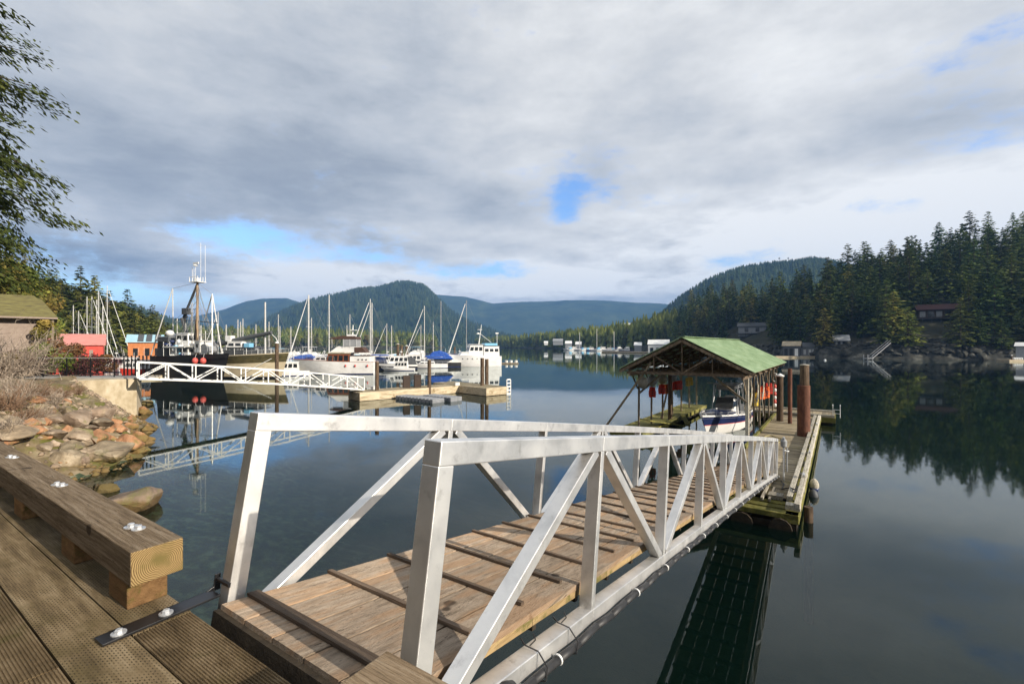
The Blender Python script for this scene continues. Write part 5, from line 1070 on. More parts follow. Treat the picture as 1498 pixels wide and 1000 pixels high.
# ---------------------------------------------------------------- foliage
def cards(C, A, Bv):   # centres, half-axes -> pointed leaf-spray quads
    n = len(C); V = np.empty((n, 4, 3)); V[:, 0] = C-A; V[:, 1] = C+Bv-A*.15; V[:, 2] = C+A; V[:, 3] = C-Bv-A*.15
    return V.reshape(-1, 3), np.arange(4*n).reshape(-1, 4)
def conifer(seed, H=22, Rd=4.0, lev=34, nb=7, per=8, sz=.62, mat='fir', z0=.12, label='', name='conifer', droop=.28, power=.85, gap=.12, trunk_r=.28, hang=0):
    rs = np.random.RandomState(seed); C = []; A = []; B = []; stems = MB()
    root = thing(name, label or 'tall dark green conifer', 'conifer tree')
    for i in range(lev):
        t = (i+rs.rand()*.6)/lev; z = H*(z0+(1-z0)*t); rr = Rd*((1-t)**power)*(.55+.45*min(1, t*5+.3))+.25
        for b in range(nb):
            if rs.rand() < gap: continue
            a = rs.rand()*2*math.pi; l = rr*rs.uniform(.5, 1.15); el = rs.uniform(-.05, .35)*(.3+t)-droop*(1-t)
            dv = np.array([math.cos(a)*math.cos(el), math.sin(a)*math.cos(el), math.sin(el)])
            if l > 1.2 and i % 2 == 0: stems.tube((0, 0, z), tuple(dv*l*.8+np.array([0, 0, z-.05*l])), .035+.012*l, .01, 4, cap=False, r=.5)
            m = max(2, int(per*l/Rd*1.3)); s_ = rs.rand(m)**.7
            s_ = .15+.85*s_; P = dv[None]*l*s_[:, None]; P[:, 2] += z-(s_**2)*l*.12*(1+hang)+rs.randn(m)*.10; P += rs.randn(m, 3)*np.array([.28, .28, .08])*l*.28
            sd = np.cross(dv, [0, 0, 1]); sd /= np.linalg.norm(sd)+1e-6
            k = sz*rs.uniform(.6, 1.25, (m, 1))*(.6+.4*min(1, rr/2.5)); ang = rs.uniform(-.9, .9, (m, 1)); dirn = dv[None]*np.cos(ang)+sd[None]*np.sin(ang); dirn[:, 2] -= rs.uniform(.0, .5+hang, m)
            perp = np.cross(dirn, rs.randn(m, 3)*.45+np.array([0, 0, 1])); perp /= np.linalg.norm(perp, axis=1)[:, None]+1e-6
            C.append(P); A.append(dirn*k); B.append(perp*k*.42)
    C = np.concatenate(C); V, Fq = cards(C, np.concatenate(A), np.concatenate(B))
    npmesh('crown', V, Fq, [mat], parent=root, rn=rs.rand(len(Fq)))
    stems.tube((0, 0, -1.5), (0, 0, H*.55), trunk_r, trunk_r*.55, 8); stems.tube((0, 0, H*.55), (0, 0, H*.98), trunk_r*.55, .03, 6); stems.build('trunk', 'bark', root, fix=False)
    return root
def broadleaf(seed, H=13, Rd=4.5, n=2600, sz=.42, mat='cedarleaf', label='', name='broadleaf_tree', cat='tree', blobs=16, tr=.22, base=.25, flat=.75):
    rs = np.random.RandomState(seed); root = thing(name, label or 'olive green round crowned tree', cat); st = MB()
    cs = []
    for i in range(blobs):
        a = rs.rand()*6.28; z = base+(1-base)*rs.rand()**.8; r = Rd*rs.uniform(.15, .85)*math.sin(math.pi*min(.98, .25+.72*(z-base)/(1-base)))
        c = np.array([math.cos(a)*r, math.sin(a)*r, H*z*.93]); cs.append((c, Rd*rs.uniform(.28, .5)))
        st.tube((0, 0, H*base*.6), tuple(c*.9), .07*Rd/4, .02, 4, cap=False, r=.5)
    C = []
    for c, r in cs:
        m = n//blobs; d = rs.randn(m, 3); d /= np.linalg.norm(d, axis=1)[:, None]; q = (.55+.5*rs.rand(m, 1)**.6); C.append(c+d*r*q*np.array([1, 1, flat]))
    C = np.concatenate(C); m = len(C); d = rs.randn(m, 3); d /= np.linalg.norm(d, axis=1)[:, None]; e = np.cross(d, rs.randn(m, 3)); e /= np.linalg.norm(e, axis=1)[:, None]; k = sz*rs.uniform(.5, 1.2, (m, 1))
    V, Fq = cards(C, d*k, e*k*.55); npmesh('crown', V, Fq, [mat], parent=root, rn=rs.rand(m))
    st.tube((0, 0, -1), (0, 0, H*.6), tr, tr*.5, 7); st.build('trunk', 'bark', root, fix=False); return root
def twiggy(seed, Rd, H, n, mat='twig', label='', name='bare_shrub', cat='shrub', r=.02, up=.8, segs=4):
    rs = np.random.RandomState(seed); mb = MB()
    for i in range(n):
        a = rs.rand()*6.28; p = np.array([math.cos(a), math.sin(a), 0])*Rd*.25*rs.rand(); d = np.array([math.cos(a)*rs.uniform(.2, 1), math.sin(a)*rs.uniform(.2, 1), up*rs.uniform(.5, 1.3)]); d /= np.linalg.norm(d)
        L = H*rs.uniform(.5, 1.2)/segs; q = p
        for s in range(segs):
            d = d+rs.randn(3)*.28; d /= np.linalg.norm(d); q2 = q+d*L; mb.tube(tuple(q), tuple(q2), r*(1-.2*s), r*(.8-.2*s)+.002, 3, cap=False, r=rs.rand())
            if s > 0:
                e = d+rs.randn(3)*.8; e /= np.linalg.norm(e); mb.tube(tuple(q), tuple(q+e*L*.8), r*.5, r*.2, 3, cap=False, r=rs.rand())
            q = q2
    o = mb.build(name, mat, None, fix=False); return tag(o, label or 'bare twiggy shrub', cat)

# conifers on the right hillside
r8 = random.Random(21)
fir = [conifer(s, H=h, Rd=rd, lev=lv, mat='fir', power=pw, sz=z*1.15, gap=g*.8) for s, h, rd, lv, pw, z, g in ((1,23,5.0,36,.75,.66,.1),(2,25,4.6,38,.7,.6,.14),(3,20,5.4,30,.6,.7,.12),(4,24,4.8,32,.5,.66,.28),(5,18,4.6,28,.8,.62,.08))]
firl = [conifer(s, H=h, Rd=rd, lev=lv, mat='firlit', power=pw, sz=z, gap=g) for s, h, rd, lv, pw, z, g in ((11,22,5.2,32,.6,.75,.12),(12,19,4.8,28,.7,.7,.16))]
houses_px = [(1070,1130,.03,.24), (1340,1398,.03,.24), (1215,1250,0,.12)]
NR = 0; spots = []
for row, tt in enumerate((.045, .10, .17, .26, .37, .50, .64, .80, .97)):
    p = 950+r8.uniform(0, 12)
    while p < 1560:
        Y0 = float(np.interp(p, [q[0] for q in RS], [q[1] for q in RS]))+125*tt; step = (7.4+2.2*row*.35)/Y0*F
        t2 = tt+r8.uniform(-.03, .03)*(1 if row else .2); pp = p+r8.uniform(-.3, .3)*step
        if not any(a < pp < b and c < tt < d for a, b, c, d in houses_px): spots.append((pp, max(.035, t2), row))
        p += step*r8.uniform(.8, 1.35)*(1.0 if pp > 1200 else 1.3)
r8.shuffle(spots); spots.sort(key=lambda q: q[1]); print('right hill trees', len(spots))
LB = ['dark green conifer in the forest on the right hillside', 'yellow green sunlit conifer in the forest on the right hillside']
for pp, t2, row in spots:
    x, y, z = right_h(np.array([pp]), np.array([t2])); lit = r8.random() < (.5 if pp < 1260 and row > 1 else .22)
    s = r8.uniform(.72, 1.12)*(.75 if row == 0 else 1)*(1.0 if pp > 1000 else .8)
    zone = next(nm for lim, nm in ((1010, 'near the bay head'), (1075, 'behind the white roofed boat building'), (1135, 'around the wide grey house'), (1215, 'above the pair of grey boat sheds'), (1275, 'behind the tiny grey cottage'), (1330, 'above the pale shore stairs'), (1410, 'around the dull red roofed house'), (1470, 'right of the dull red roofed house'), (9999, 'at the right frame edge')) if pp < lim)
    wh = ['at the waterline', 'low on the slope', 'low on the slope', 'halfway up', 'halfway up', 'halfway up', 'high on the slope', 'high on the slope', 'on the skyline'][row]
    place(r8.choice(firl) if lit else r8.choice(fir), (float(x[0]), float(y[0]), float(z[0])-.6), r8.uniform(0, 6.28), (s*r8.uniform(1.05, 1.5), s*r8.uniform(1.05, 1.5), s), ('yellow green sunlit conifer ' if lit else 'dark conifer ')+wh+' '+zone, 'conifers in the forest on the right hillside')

# left hillside
brd = [broadleaf(31, 12, 4.6, 2600), broadleaf(32, 10, 4.0, 2200), broadleaf(33, 14, 4.4, 2600, mat='firlit')]
rl = random.Random(4); k = 0; tries = 0; LLB = {'c': 'sunlit green conifer in the woods on the left hillside', 'b': 'olive green round crowned tree in the woods on the left hillside'}
pts = []
while k < 125 and tries < 6000:
    tries += 1; px_ = rl.uniform(-130, 300); Y_ = rl.uniform(70, 330)**1.0; X_ = (px_-749)/F*Y_; d = float(np.interp(Y_, SHY, SHX))-X_
    if d < 5 or d > 75 or any((X_-a)**2+(Y_-b)**2 < 30 for a, b in pts): continue
    if Y_ < 105 and d < 20: continue
    pts.append((X_, Y_)); k += 1; con = rl.random() < .45
    pr = (rl.choice(firl) if con else rl.choice(brd)); s = rl.uniform(.6, .95) if con else rl.uniform(.7, 1.1)
    place(pr, (X_, Y_, float(left_h(X_, Y_))-.4), rl.uniform(0, 6.28), s, LLB['c' if con else 'b'].replace('in the woods on the left hillside', ('behind the mossy roofed house' if px_ < 70 else 'behind the red shed' if px_ < 160 else 'behind the orange shed' if px_ < 240 else 'left of the black fishing boat mast')+(', low on the slope' if Y_ < 130 else ', halfway back' if Y_ < 220 else ', far back')), 'trees in the woods on the left hillside')
for px_, Y_, H_, lb in ((186, 190, 26, 'tall pointed dark conifer standing above the orange shed'), (205, 215, 22, 'second pointed conifer right of the tall one above the orange shed'), (62, 95, 23, 'wind bent conifer on the slope above the mossy roof'), (80, 110, 24, 'dark conifer with ragged flat top left of the shed masts'), (118, 140, 27, 'ragged conifer rising just behind the sailboat masts'), (138, 165, 27, 'thin conifer behind the tallest sailboat mast')):
    X_ = (px_-749)/F*Y_; place(rl.choice(firl+fir[:1]), (X_, Y_, max(.5, float(left_h(X_, Y_)))-.4), rl.uniform(0, 6), H_/22*.85, lb)

# big fir at the left edge of the view, close by
bigfir = conifer(77, H=31, Rd=5.6, lev=58, nb=8, per=165, sz=.155, mat='fir', z0=.26, label='big drooping fir with sunlit branches at the left edge', name='fir_tree', droop=.30, power=.45, gap=.42, trunk_r=.38, hang=.5)
bigfir.location = ((-88-749)/F*26, 26, 1.9)
bigfir.children[0].data.materials[0] = MT['firbig'] = M('sunlit_fir_needles', [(.028, .045, .011), (.065, .085, .018), (.12, .135, .03)], ns=.9, det=4, rough=.75, spec=.25, geo=True, trans=.25)
for i, (px_, Y_, H_, Rd_, s_) in enumerate(((-20, 46, 12, 5, 81), (22, 66, 14, 5, 82), (52, 70, 12.5, 4.6, 83), (-60, 60, 15, 5, 84))):
    b = broadleaf(s_, H_, Rd_, 5200, .26, label=['olive tree just behind the mossy roofed house, leftmost', 'olive tree above the mossy roof ridge', 'olive tree right of the mossy roof ridge', 'olive tree uphill at the left edge behind the fir'][i]); b.location = ((px_-749)/F*Y_, Y_, 2.7)

# trees of the wooded points across the bay
rc = random.Random(9)
for i in range(64):
    p = 262+(640-262)*(i+rc.uniform(-.4, .4))/64; tt = rc.choice((.05, .12, .2)); x, y, z = hC(p, tt); con = rc.random() < .35
    s = rc.uniform(.75, 1.05)*(1 if p < 610 else .75)*1.05
    place(rc.choice(firl) if con else rc.choice(brd), (x, y, z-.5), rc.uniform(0, 6), s*(1.15 if con else 1.55), ('pointed sunlit conifer' if con else 'round yellow green tree')+' on the wooded point, '+('behind the black fishing boat' if p < 330 else 'behind the workboat' if p < 430 else 'behind the white motor yacht' if p < 555 else 'behind the tarp covered boats'), 'trees on the wooded point behind the marina')
for i in range(46):
    p = 700+(985-700)*(i+rc.uniform(-.4, .4))/46; tt = rc.choice((.05, .14)); x, y, z = hG(p, tt)
    place(rc.choice(firl if rc.random() < .4 else fir), (x, y, z-.5), rc.uniform(0, 6), rc.uniform(.7, 1.0), 'green conifer on the far shore '+('right of the trawler yacht' if p < 800 else 'behind the far white houses' if p < 850 else 'behind the far marina' if p < 930 else 'left of the green boathouse roof'), 'conifers on the far shore across the bay')
MT['fir2'] = M('dense_conifers', [(.022, .042, .011), (.055, .084, .019), (.115, .145, .032)], ns=.12, det=8, rough=.9, geo=True, spec=.1, lo=.36, hi=.64, bump=2, bs=3)
def forest_real(name, P, Hs, mat, label, seed=1, wide=1.0):
    rs = np.random.RandomState(seed); VV = []; FF = []; o = 0; tpl = []
    for s in range(3):
        c = conifer(200+s, H=1.0*20, Rd=4.6, lev=20, nb=5, per=4, sz=1.05, power=.75); me = c.children[0].data if c.children[0].name.startswith('crown') else c.children[1].data
        v = np.empty(len(me.vertices)*3); me.vertices.foreach_get('co', v); tpl.append(v.reshape(-1, 3)/20)
        for ch in list(c.children): bpy.data.objects.remove(ch)
        bpy.data.objects.remove(c)
    for p, h in zip(P, Hs):
        v = tpl[rs.randint(3)]; a = rs.rand()*6.28; ca, sa = math.cos(a), math.sin(a); x = (v[:, 0]*ca-v[:, 1]*sa)*h*wide; y = (v[:, 0]*sa+v[:, 1]*ca)*h*wide
        VV.append(np.stack([x+p[0], y+p[1], v[:, 2]*h+p[2]], -1)); FF.append(np.arange(len(v)).reshape(-1, 4)+o); o += len(v)
    return tag(npmesh(name, np.concatenate(VV), np.concatenate(FF), [mat]), label, 'forest', kind='stuff')
def forest(name, P, Hs, mat, label, seed=1, n=6, tiers=((0, .5, .24), (.28, .75, .19), (.55, 1.0, .12))):
    rs = np.random.RandomState(seed); N = len(P); V = []; Fs = []; o = 0
    for z0, z1, w_ in tiers:
        a = np.linspace(0, 2*math.pi, n, endpoint=False)[None]+rs.rand(N, 1)*6; r = Hs[:, None]*w_*rs.uniform(.55, 1.3, (N, n))
        ring = np.stack([P[:, 0:1]+np.cos(a)*r, P[:, 1:2]+np.sin(a)*r, P[:, 2:3]+Hs[:, None]*(z0+rs.uniform(-.06, .06, (N, n)))], -1); tip = P+np.stack([Hs*0, Hs*0, Hs*z1], -1)
        Vt = np.concatenate([ring, tip[:, None]], 1); base = o+np.arange(N)[:, None]*(n+1); i = np.arange(n)[None]
        Fs.append(np.stack([base+i, base+(i+1) % n, base+n+0*i], -1).reshape(-1, 3)); V.append(Vt.reshape(-1, 3)); o += N*(n+1)
    ob = npmesh(name, np.concatenate(V), np.concatenate(Fs), [mat]); return tag(ob, label, 'forest', kind='stuff')
MT['ffar'] = M('far_conifers', [(.012, .026, .009), (.028, .046, .014), (.052, .070, .022)], ns=.02, det=8, rough=.9, geo=True, spec=.1, lo=.35, hi=.65)
MT['fmid'] = M('mid_conifers', [(.035, .052, .012), (.085, .105, .022), (.15, .16, .038)], ns=.045, det=8, rough=.9, geo=True, spec=.1, lo=.35, hi=.65)
def on_mountain(obname, n, seed, h, tmin=0.0):
    me = bpy.data.objects[obname].data; nv = len(me.vertices); co = np.empty(nv*3); me.vertices.foreach_get('co', co); co = co.reshape(-1, 3)
    rs = np.random.RandomState(seed); nf = len(me.polygons); vi = np.empty(nf*4, int); me.loops.foreach_get('vertex_index', vi); q = co[vi.reshape(-1, 4)]
    area = np.linalg.norm(np.cross(q[:, 1]-q[:, 0], q[:, 3]-q[:, 0]), axis=1); ok = (q[:, :, 2].mean(1) > 2); area = area*ok*(1+3*(q[:, :, 2].mean(1) > .82*co[:, 2].max()))
    f = rs.choice(nf, n, p=area/area.sum()); u, v = rs.rand(n, 1), rs.rand(n, 1); Q = q[f]
    P = (Q[:, 0]*(1-u)+Q[:, 1]*u)*(1-v)+(Q[:, 3]*(1-u)+Q[:, 2]*u)*v; P[:, 2] -= .5; return P, rs.uniform(.6, 1.15, n)*h
P, Hs = on_mountain('middle_mountain', 9000, 3, 26); forest('mountain_forest', P, Hs, 'ffar', 'dark forest covering the rounded middle mountain')
P, Hs = on_mountain('right_mountain', 7000, 4, 20); forest('mountain_forest', P, Hs, 'ffar', 'dark forest covering the ridge behind the right hillside')
P, Hs = on_mountain('left_mountain', 4000, 5, 20); forest('mountain_forest', P, Hs, 'ffar', 'dark forest on the low mountain at the left')
def on_strip(h, p0, p1, n, t0, t1, seed, hh):
    rs = np.random.RandomState(seed); L = [h(p, t) for p, t in zip(rs.uniform(p0, p1, n), rs.uniform(t0, t1, n))]; return np.array(L), rs.uniform(.65, 1.15, n)*hh
P, Hs = on_strip(hC, 235, 640, 700, .15, 1, 6, 23); forest('point_forest', P, Hs, 'fmid', 'dense sunlit woods on the point behind the marina', n=8)
P, Hs = on_strip(hG, 695, 990, 800, .08, 1, 7, 21); forest('point_forest', P, Hs, 'fmid', 'dense green woods along the far shore across the bay', n=8)
rs = np.random.RandomState(14); pq = rs.uniform(948, 1620, 620); tq = rs.uniform(.06, 1.0, 620); x, y, z = right_h(pq, tq)
keep = np.array([not any(a-8 < p < b+8 and c-.1 < t < d+.0 for a, b, c, d in houses_px) for p, t in zip(pq, tq)]); P = np.stack([x, y, z-.5], -1)[keep]
forest_real('hillside_forest', P, rs.uniform(11, 20, len(P)), 'fir2', 'dense mass of conifers filling between the larger trees on the right hillside')
q = rs.rand(2, 900); pq = 40+255*q[0]; Yq = 95+235*q[1]; Xq = (pq-749)/F*Yq; dq = np.interp(Yq, SHY, SHX)-Xq; k_ = (dq > 4) & (dq < 75); P = np.stack([Xq, Yq, left_h(Xq, Yq)-.4], -1)[k_][:420]
forest_real('hillside_forest', P, rs.uniform(9, 16, len(P)), 'fmid', 'dense sunlit woods between the larger trees on the left hillside', wide=1.5)
rs = np.random.RandomState(12); pq = rs.uniform(945, 1560, 420); tq = rs.uniform(.08, .9, 420); x, y, z = right_h(pq, tq)
keep = np.array([not any(a-6 < p < b+6 and t < d+.05 for a, b, c, d in houses_px) for p, t in zip(pq, tq)]); P = np.stack([x, y, z-.5], -1)[keep]; forest('undergrowth', P, rs.uniform(3, 8, len(P)), 'ffar', 'dark undergrowth beneath the conifers on the right hillside', n=8)

# ---------------------------------------------------------------- left shore: abutment, railing, rocks, plants, buildings
def ground_px(px_, py_, dz=0):
    for Y_ in np.arange(9, 70, .05):
        X_ = (px_-749)/F*Y_; z = float(left_h(X_, Y_)); z = max(z, -.05)
        if HZ+F*(CZ-z)/Y_ <= py_: return X_, Y_, z
    return X_, Y_, z
abt = thing('abutment', 'stained concrete abutment block under the head of the white gangway', 'abutment', (*at(200, 608, 0)[:2], 0), 0)
ax, ay = abt.location.x, abt.location.y
mb = MB(); mb.prism([(0, 0), (-3.0, -2.2), (-4.9, .5), (-1.7, 2.6)], -1.5, 2.78, plane='xy'); mb.build('block', 'concrete', abt, bevel=.03); MB().box(-13.5, .05, -.16, 2.3, 2.783, 2.87).build('cap_slab', 'path', abt, bevel=.01)
fe = thing('railing_fence', 'black metal railing along the path above the rocks', 'railing', (-37.5, 35.4, 2.87), 0)
mb = MB(); mb.box(0, 9.15, -.02, .02, 1.42, 1.47); mb.build('top_rail', 'grey', fe); mb = MB(); mb.box(0, 9.15, -.018, .018, .10, .13); mb.box(0, 9.15, -.018, .018, 1.30, 1.325); mb.build('bottom_rail', 'black', fe)
for k in range(6): MB().box(k*1.8-.03, k*1.8+.03, -.03, .03, 0, 1.47).build('post', 'black', fe)
mb = MB()
for k in range(74): mb.box(.1+k*.122-.008, .1+k*.122+.008, -.008, .008, .10, 1.32)
mb.build('balusters', 'black', fe)
fe = thing('gate_panel', 'short black slatted gate panels at the head of the white gangway', 'gate', (-30.6, 36.6, 2.87), 0)
mb = MB()
for k in range(9): mb.box(k*.3, k*.3+.09, -.02, .02, .05, 1.6)
mb.build('slats', 'black', fe)
def rock_proto(seed, mat, flat=.6, name='rock'):
    rs = np.random.RandomState(seed); bm = bmesh.new()
    for i in range(13): d = rs.randn(3); d /= np.linalg.norm(d); d *= rs.uniform(.75, 1.05); bm.verts.new((d[0]*.55, d[1]*.42, d[2]*.36*flat/.6))
    bmesh.ops.convex_hull(bm, input=bm.verts); bmesh.ops.delete(bm, geom=[v for v in bm.verts if not v.link_faces], context='VERTS')
    bmesh.ops.bevel(bm, geom=bm.edges[:], offset=.028, segments=1, affect='EDGES', profile=.5); bmesh.ops.triangulate(bm, faces=bm.faces); bmesh.ops.subdivide_edges(bm, edges=bm.edges, cuts=2, use_grid_fill=True)
    for v in bm.verts: v.co *= 1+.09*(float(N1(v.co.x*4+seed, v.co.y*4+v.co.z*5))-.5)*2+.06*(float(N2(v.co.x*14+seed, v.co.y*14+v.co.z*9))-.5)*2
    me = bpy.data.meshes.new(name); bm.to_mesh(me); bm.free(); me.materials.append(MT[mat]); o = bpy.data.objects.new(name, me); COL.objects.link(o); return tag(o, 'rock', 'rock')
rp = [rock_proto(s, 'rock', f) for s, f in ((1, .6), (2, .5), (3, .8), (4, .4))]; ro = [rock_proto(s, 'rockorange', f) for s, f in ((5, .5), (6, .6))]
RL = [(250,262,110,'g','pale grey rock high on the bank left of the abutment'),(345,332,150,'g','upright pale boulder in the middle of the rocky bank'),(520,330,215,'g','long flat grey slab in the middle of the rocks'),(660,368,175,'g','flat mossy slab right of the long grey slab'),(560,225,125,'g','round brown boulder under the concrete block'),(350,445,175,'g','mossy brown rock low in the rubble left'),(515,450,150,'g','tilted green slab below the long flat slab'),(590,400,120,'g','flat tan rock between the slab and orange rock'),(780,402,105,'o','small bright orange rock below the abutment corner'),(680,462,215,'o','large orange and green rock at the centre of the waterline'),(725,555,270,'g','biggest green slab dipping into the water'),(850,508,170,'o','flat orange slab reaching into the water'),(915,466,120,'o','pointed orange rock at the water edge right'),(965,402,100,'o','low brown orange rock under the abutment corner'),(640,300,220,'g','long flat slab just below the abutment foot'),(235,352,100,'g','small mossy rock left of the upright pale boulder'),(430,288,95,'g','small grey rock behind the long flat slab'),(955,285,95,'o','brown rock right of the abutment at the water'),(970,225,100,'g','dark round rock right of the abutment'),(90,430,250,'g','wide pale boulder at the left above the timber rail'),(890,855,290,'o2','big lone tan boulder beyond the timber rail'),(705,805,120,'g','small mossy rock left of the lone tan boulder'),(480,515,130,'g','wet green rock at the waterline left'),(300,520,120,'g','half sunk rock near the rail left'),(590,560,80,'g','small rock wedged at the biggest slab'),(745,470,60,'o','small orange rock beside the large orange one'),(40,350,140,'g','grey rock in the brush at far left'),(160,300,100,'g','grey rock under bare twigs left')]
rr_ = random.Random(3)
for cx_, cy_, w_, c, lb in RL:
    px_, py_ = cx_/4.546, 540+cy_/4.546; x, y, z = ground_px(px_, py_+w_*.12/4.546)
    if c == 'o2': x, y, z = at(196, 742, 0); w_ = 340
    s = w_/4.546/F*y*1.35; pr = rp[1] if c == 'o2' else rr_.choice(ro if c[0] == 'o' else rp)
    place(pr, (x, y, z+s*.10), rr_.uniform(-.5, .5)+(3.14 if rr_.random() < .5 else 0), (s, s, s*rr_.uniform(.8, 1.1)), lb, 'rocks of the left bank')
FL = ['small grey filler rock in the rubble of the left bank']
for i in range(46):
    px_ = rr_.uniform(0, 225); py_ = rr_.uniform(max(585, 560+.25*px_), 690-abs(px_-120)*.25); x, y, z = ground_px(px_, py_)
    if z < -.3 or px_ > 235: continue
    s = rr_.uniform(.45, 1.1); oc = rr_.random() < .3; place(ro[0] if oc else rr_.choice(rp), (x, y, z+.02), rr_.uniform(0, 6), s*1.2, ('small orange brown rock ' if oc else 'small grey rock ')+('high on the bank ' if z > 1.6 else 'midway down the bank ' if z > .6 else 'near the waterline ')+('below the concrete abutment' if px_ > 125 else 'left of the concrete abutment' if px_ > 70 else 'by the left frame edge'), 'small rocks of the left bank')
# loose stones: uncountable
rs = np.random.RandomState(8); V = []; Fs = []; o = 0
for i in range(1500):
    Y_ = rs.uniform(13, 35); X_ = np.interp(Y_, SHY, SHX)-rs.uniform(-3.2, 4.5); z = float(left_h(X_, Y_)); s = rs.uniform(.06, .24)
    q = np.array([[1,0,0],[-1,0,0],[0,1,0],[0,-1,0],[0,0,.7],[0,0,-.7]])*s*rs.uniform(.6, 1.3, (6, 1))+rs.randn(6, 3)*s*.15+[X_, Y_, z+.03]
    V.append(q); Fs += [(o+a, o+b, o+c) for a, b, c in ((0,2,4),(2,1,4),(1,3,4),(3,0,4),(2,0,5),(1,2,5),(3,1,5),(0,3,5))]; o += 6
tag(npmesh('loose_stones', np.concatenate(V), np.array(Fs), ['rock']), 'loose stones scattered on the left bank', 'stones', kind='stuff')
# shrubs of the bank
tw = [twiggy(s, 1.6, 1.5, 120, 'twigred' if s % 2 else 'twig', r=.018) for s in (1, 2)]
for i, (px_, py_, s) in enumerate(((8, 590, 1.2), (30, 575, 1.1), (55, 572, 1.0), (5, 625, 1.0), (38, 605, .8), (75, 580, .8), (90, 570, .7), (20, 560, 1.1), (112, 566, .7), (60, 600, .7))):
    x, y, z = ground_px(px_, py_+10); place(tw[i % 2], (x, y, z-.05), i*1.3, s*.72, ['reddish bare shrub at the left frame edge on the bank', 'grey twiggy shrub beside the left edge shrub', 'reddish twiggy shrub below the path cap', 'low bare shrub at the left edge above the rail', 'low grey twigs among the left bank rocks', 'small reddish twigs below the railing', 'small grey twigs left of the concrete block', 'grey bare shrub just below the path at left', 'tuft of twigs against the concrete block', 'grey twigs over the upright pale boulder'][i], 'bare shrubs on the left bank')
bt_ = [twiggy(11, 2.6, 4.4, 110, 'twig', name='bare_tree', cat='tree', r=.035, segs=5), twiggy(12, 2.4, 4.0, 100, 'twig', name='bare_tree', cat='tree', r=.035, segs=5)]
for i, (px_, Y_, s) in enumerate(((-6, 33, 1.1), (30, 34.5, .95))): place(bt_[i], pxY(px_, Y_, 3.0), i, s, ['tangled bare tree in front of the stucco house, at the frame edge', 'tangled bare tree in front of the stucco house, right one'][i])
def bush(seed, px_, Y_, z, w_, h_, mat, label, n=1500, sz=.10):
    b = broadleaf(seed, h_, w_/2, n, sz, mat, label, 'bush', 'bush', 12, .04, .05); b.location = pxY(px_, Y_, z); return b
bush(41, 30, 37.6, 3.0, 2.6, 1.9, 'burg', 'dark red leaved bush in front of the stone wall'); bush(42, 62, 37.2, 2.9, 2.4, 1.2, 'burg', 'low dark red bush behind the left end of the railing')
bush(43, 95, 37.0, 2.9, 2.4, 1.5, 'ivy', 'bright yellow green bush behind the railing'); bush(44, 130, 37.4, 2.9, 3.4, 1.6, 'burg', 'dark red bush behind the middle of the railing'); bush(45, 118, 38.0, 2.9, 1.8, 1.5, 'ivy', 'yellow green bush between the dark red ones at the railing')
bush(46, 80, 41, 2.9, 3.0, 2.6, 'rust_leaf', 'rusty brown leaved bush in front of the red shed', 2600); bush(47, 152, 39, 2.9, 2.0, 1.5, 'rust_leaf', 'rusty brown bush right of the dark red bush at the railing')
bush(48, 60, 40, 2.9, 3.4, 2.6, 'ivy', 'green bush at the corner of the stucco house', 2400); bush(49, 66, 42, 2.9, 2.2, 5.0, 'cedarleaf', 'tall olive bush beside the stucco house wall', 2600, .14); bush(50, 108, 43, 2.6, 3.0, 2.6, 'rust_leaf', 'brown bush under the roof of the red shed', 2200)
bush(51, 12, 36.8, 3.2, 3.2, 1.2, 'cedarleaf', 'olive ground bush on top of the stone wall', 1800)
# stone wall below the house
for i, (px_, w_) in enumerate(((-8, 1.3), (8, 1.2), (24, .9), (38, 1.0), (50, 1.1), (63, 1.0))):
    place(rp[i % 4], pxY(px_, 37.9-.1*i, 3.2+.5*(i % 2 == 0)), i, (w_*1.3, w_, w_*1.2), f"pale block of the garden wall, {['leftmost', 'second', 'third', 'fourth', 'fifth', 'rightmost'][i]} from the left", 'blocks of the garden wall')
place(rp[1], pxY(30, 38.4, 3.9), .2, (2.6, 1.2, .7), 'long flat pale block on top of the garden wall', 'blocks of the garden wall')
# house with the mossy roof
ho = thing('house', 'stucco house with a mossy shingle roof at the left edge', 'house', (-55, 30.1, 3.05), R(45))
MB().box(0, 17.1, 0, 8, -.5, 4.75).build('wall', 'pinkwall', ho)
mb = MB(); mb.prism([(-.9, 4.75), (4, 7.0), (8.9, 4.75), (8.9, 4.55), (4, 6.75), (-.9, 4.55)], -1, 17.0, plane='yz')
mb.add([(17.0,-.9,4.75),(17.0,4,7.0),(17.0,8.9,4.75),(18.3,8.9,4.75),(18.3,-.9,4.75)], [(0,4,1),(1,3,2),(1,4,3)], 0, .5); mb.add([(17.0,-.9,4.56),(17.0,8.9,4.56),(18.3,8.9,4.56),(18.3,-.9,4.56)], [(0,1,2,3)]); mb.build('roof', 'mossroof', ho)
MB().box(-1, 18.3, -1.0, -.9, 4.60, 4.745).build('eave_board', 'pinkwall', ho); mb = MB(); mb.prism([(0, 4.6), (5, 9.4), (10, 4.6)], -3, 14, plane='yz'); o = mb.build('upper_roof', 'mossroof', ho, loc=(0, 4, 0))
MB().box(6, 7.6, -.03, .02, 1.2, 2.6).build('window', 'glass', ho)
for x in (17.9, ): MB().box(x, x+.15, -.8, -.65, -.2, 4.5).build('porch_post', 'postwood', ho)
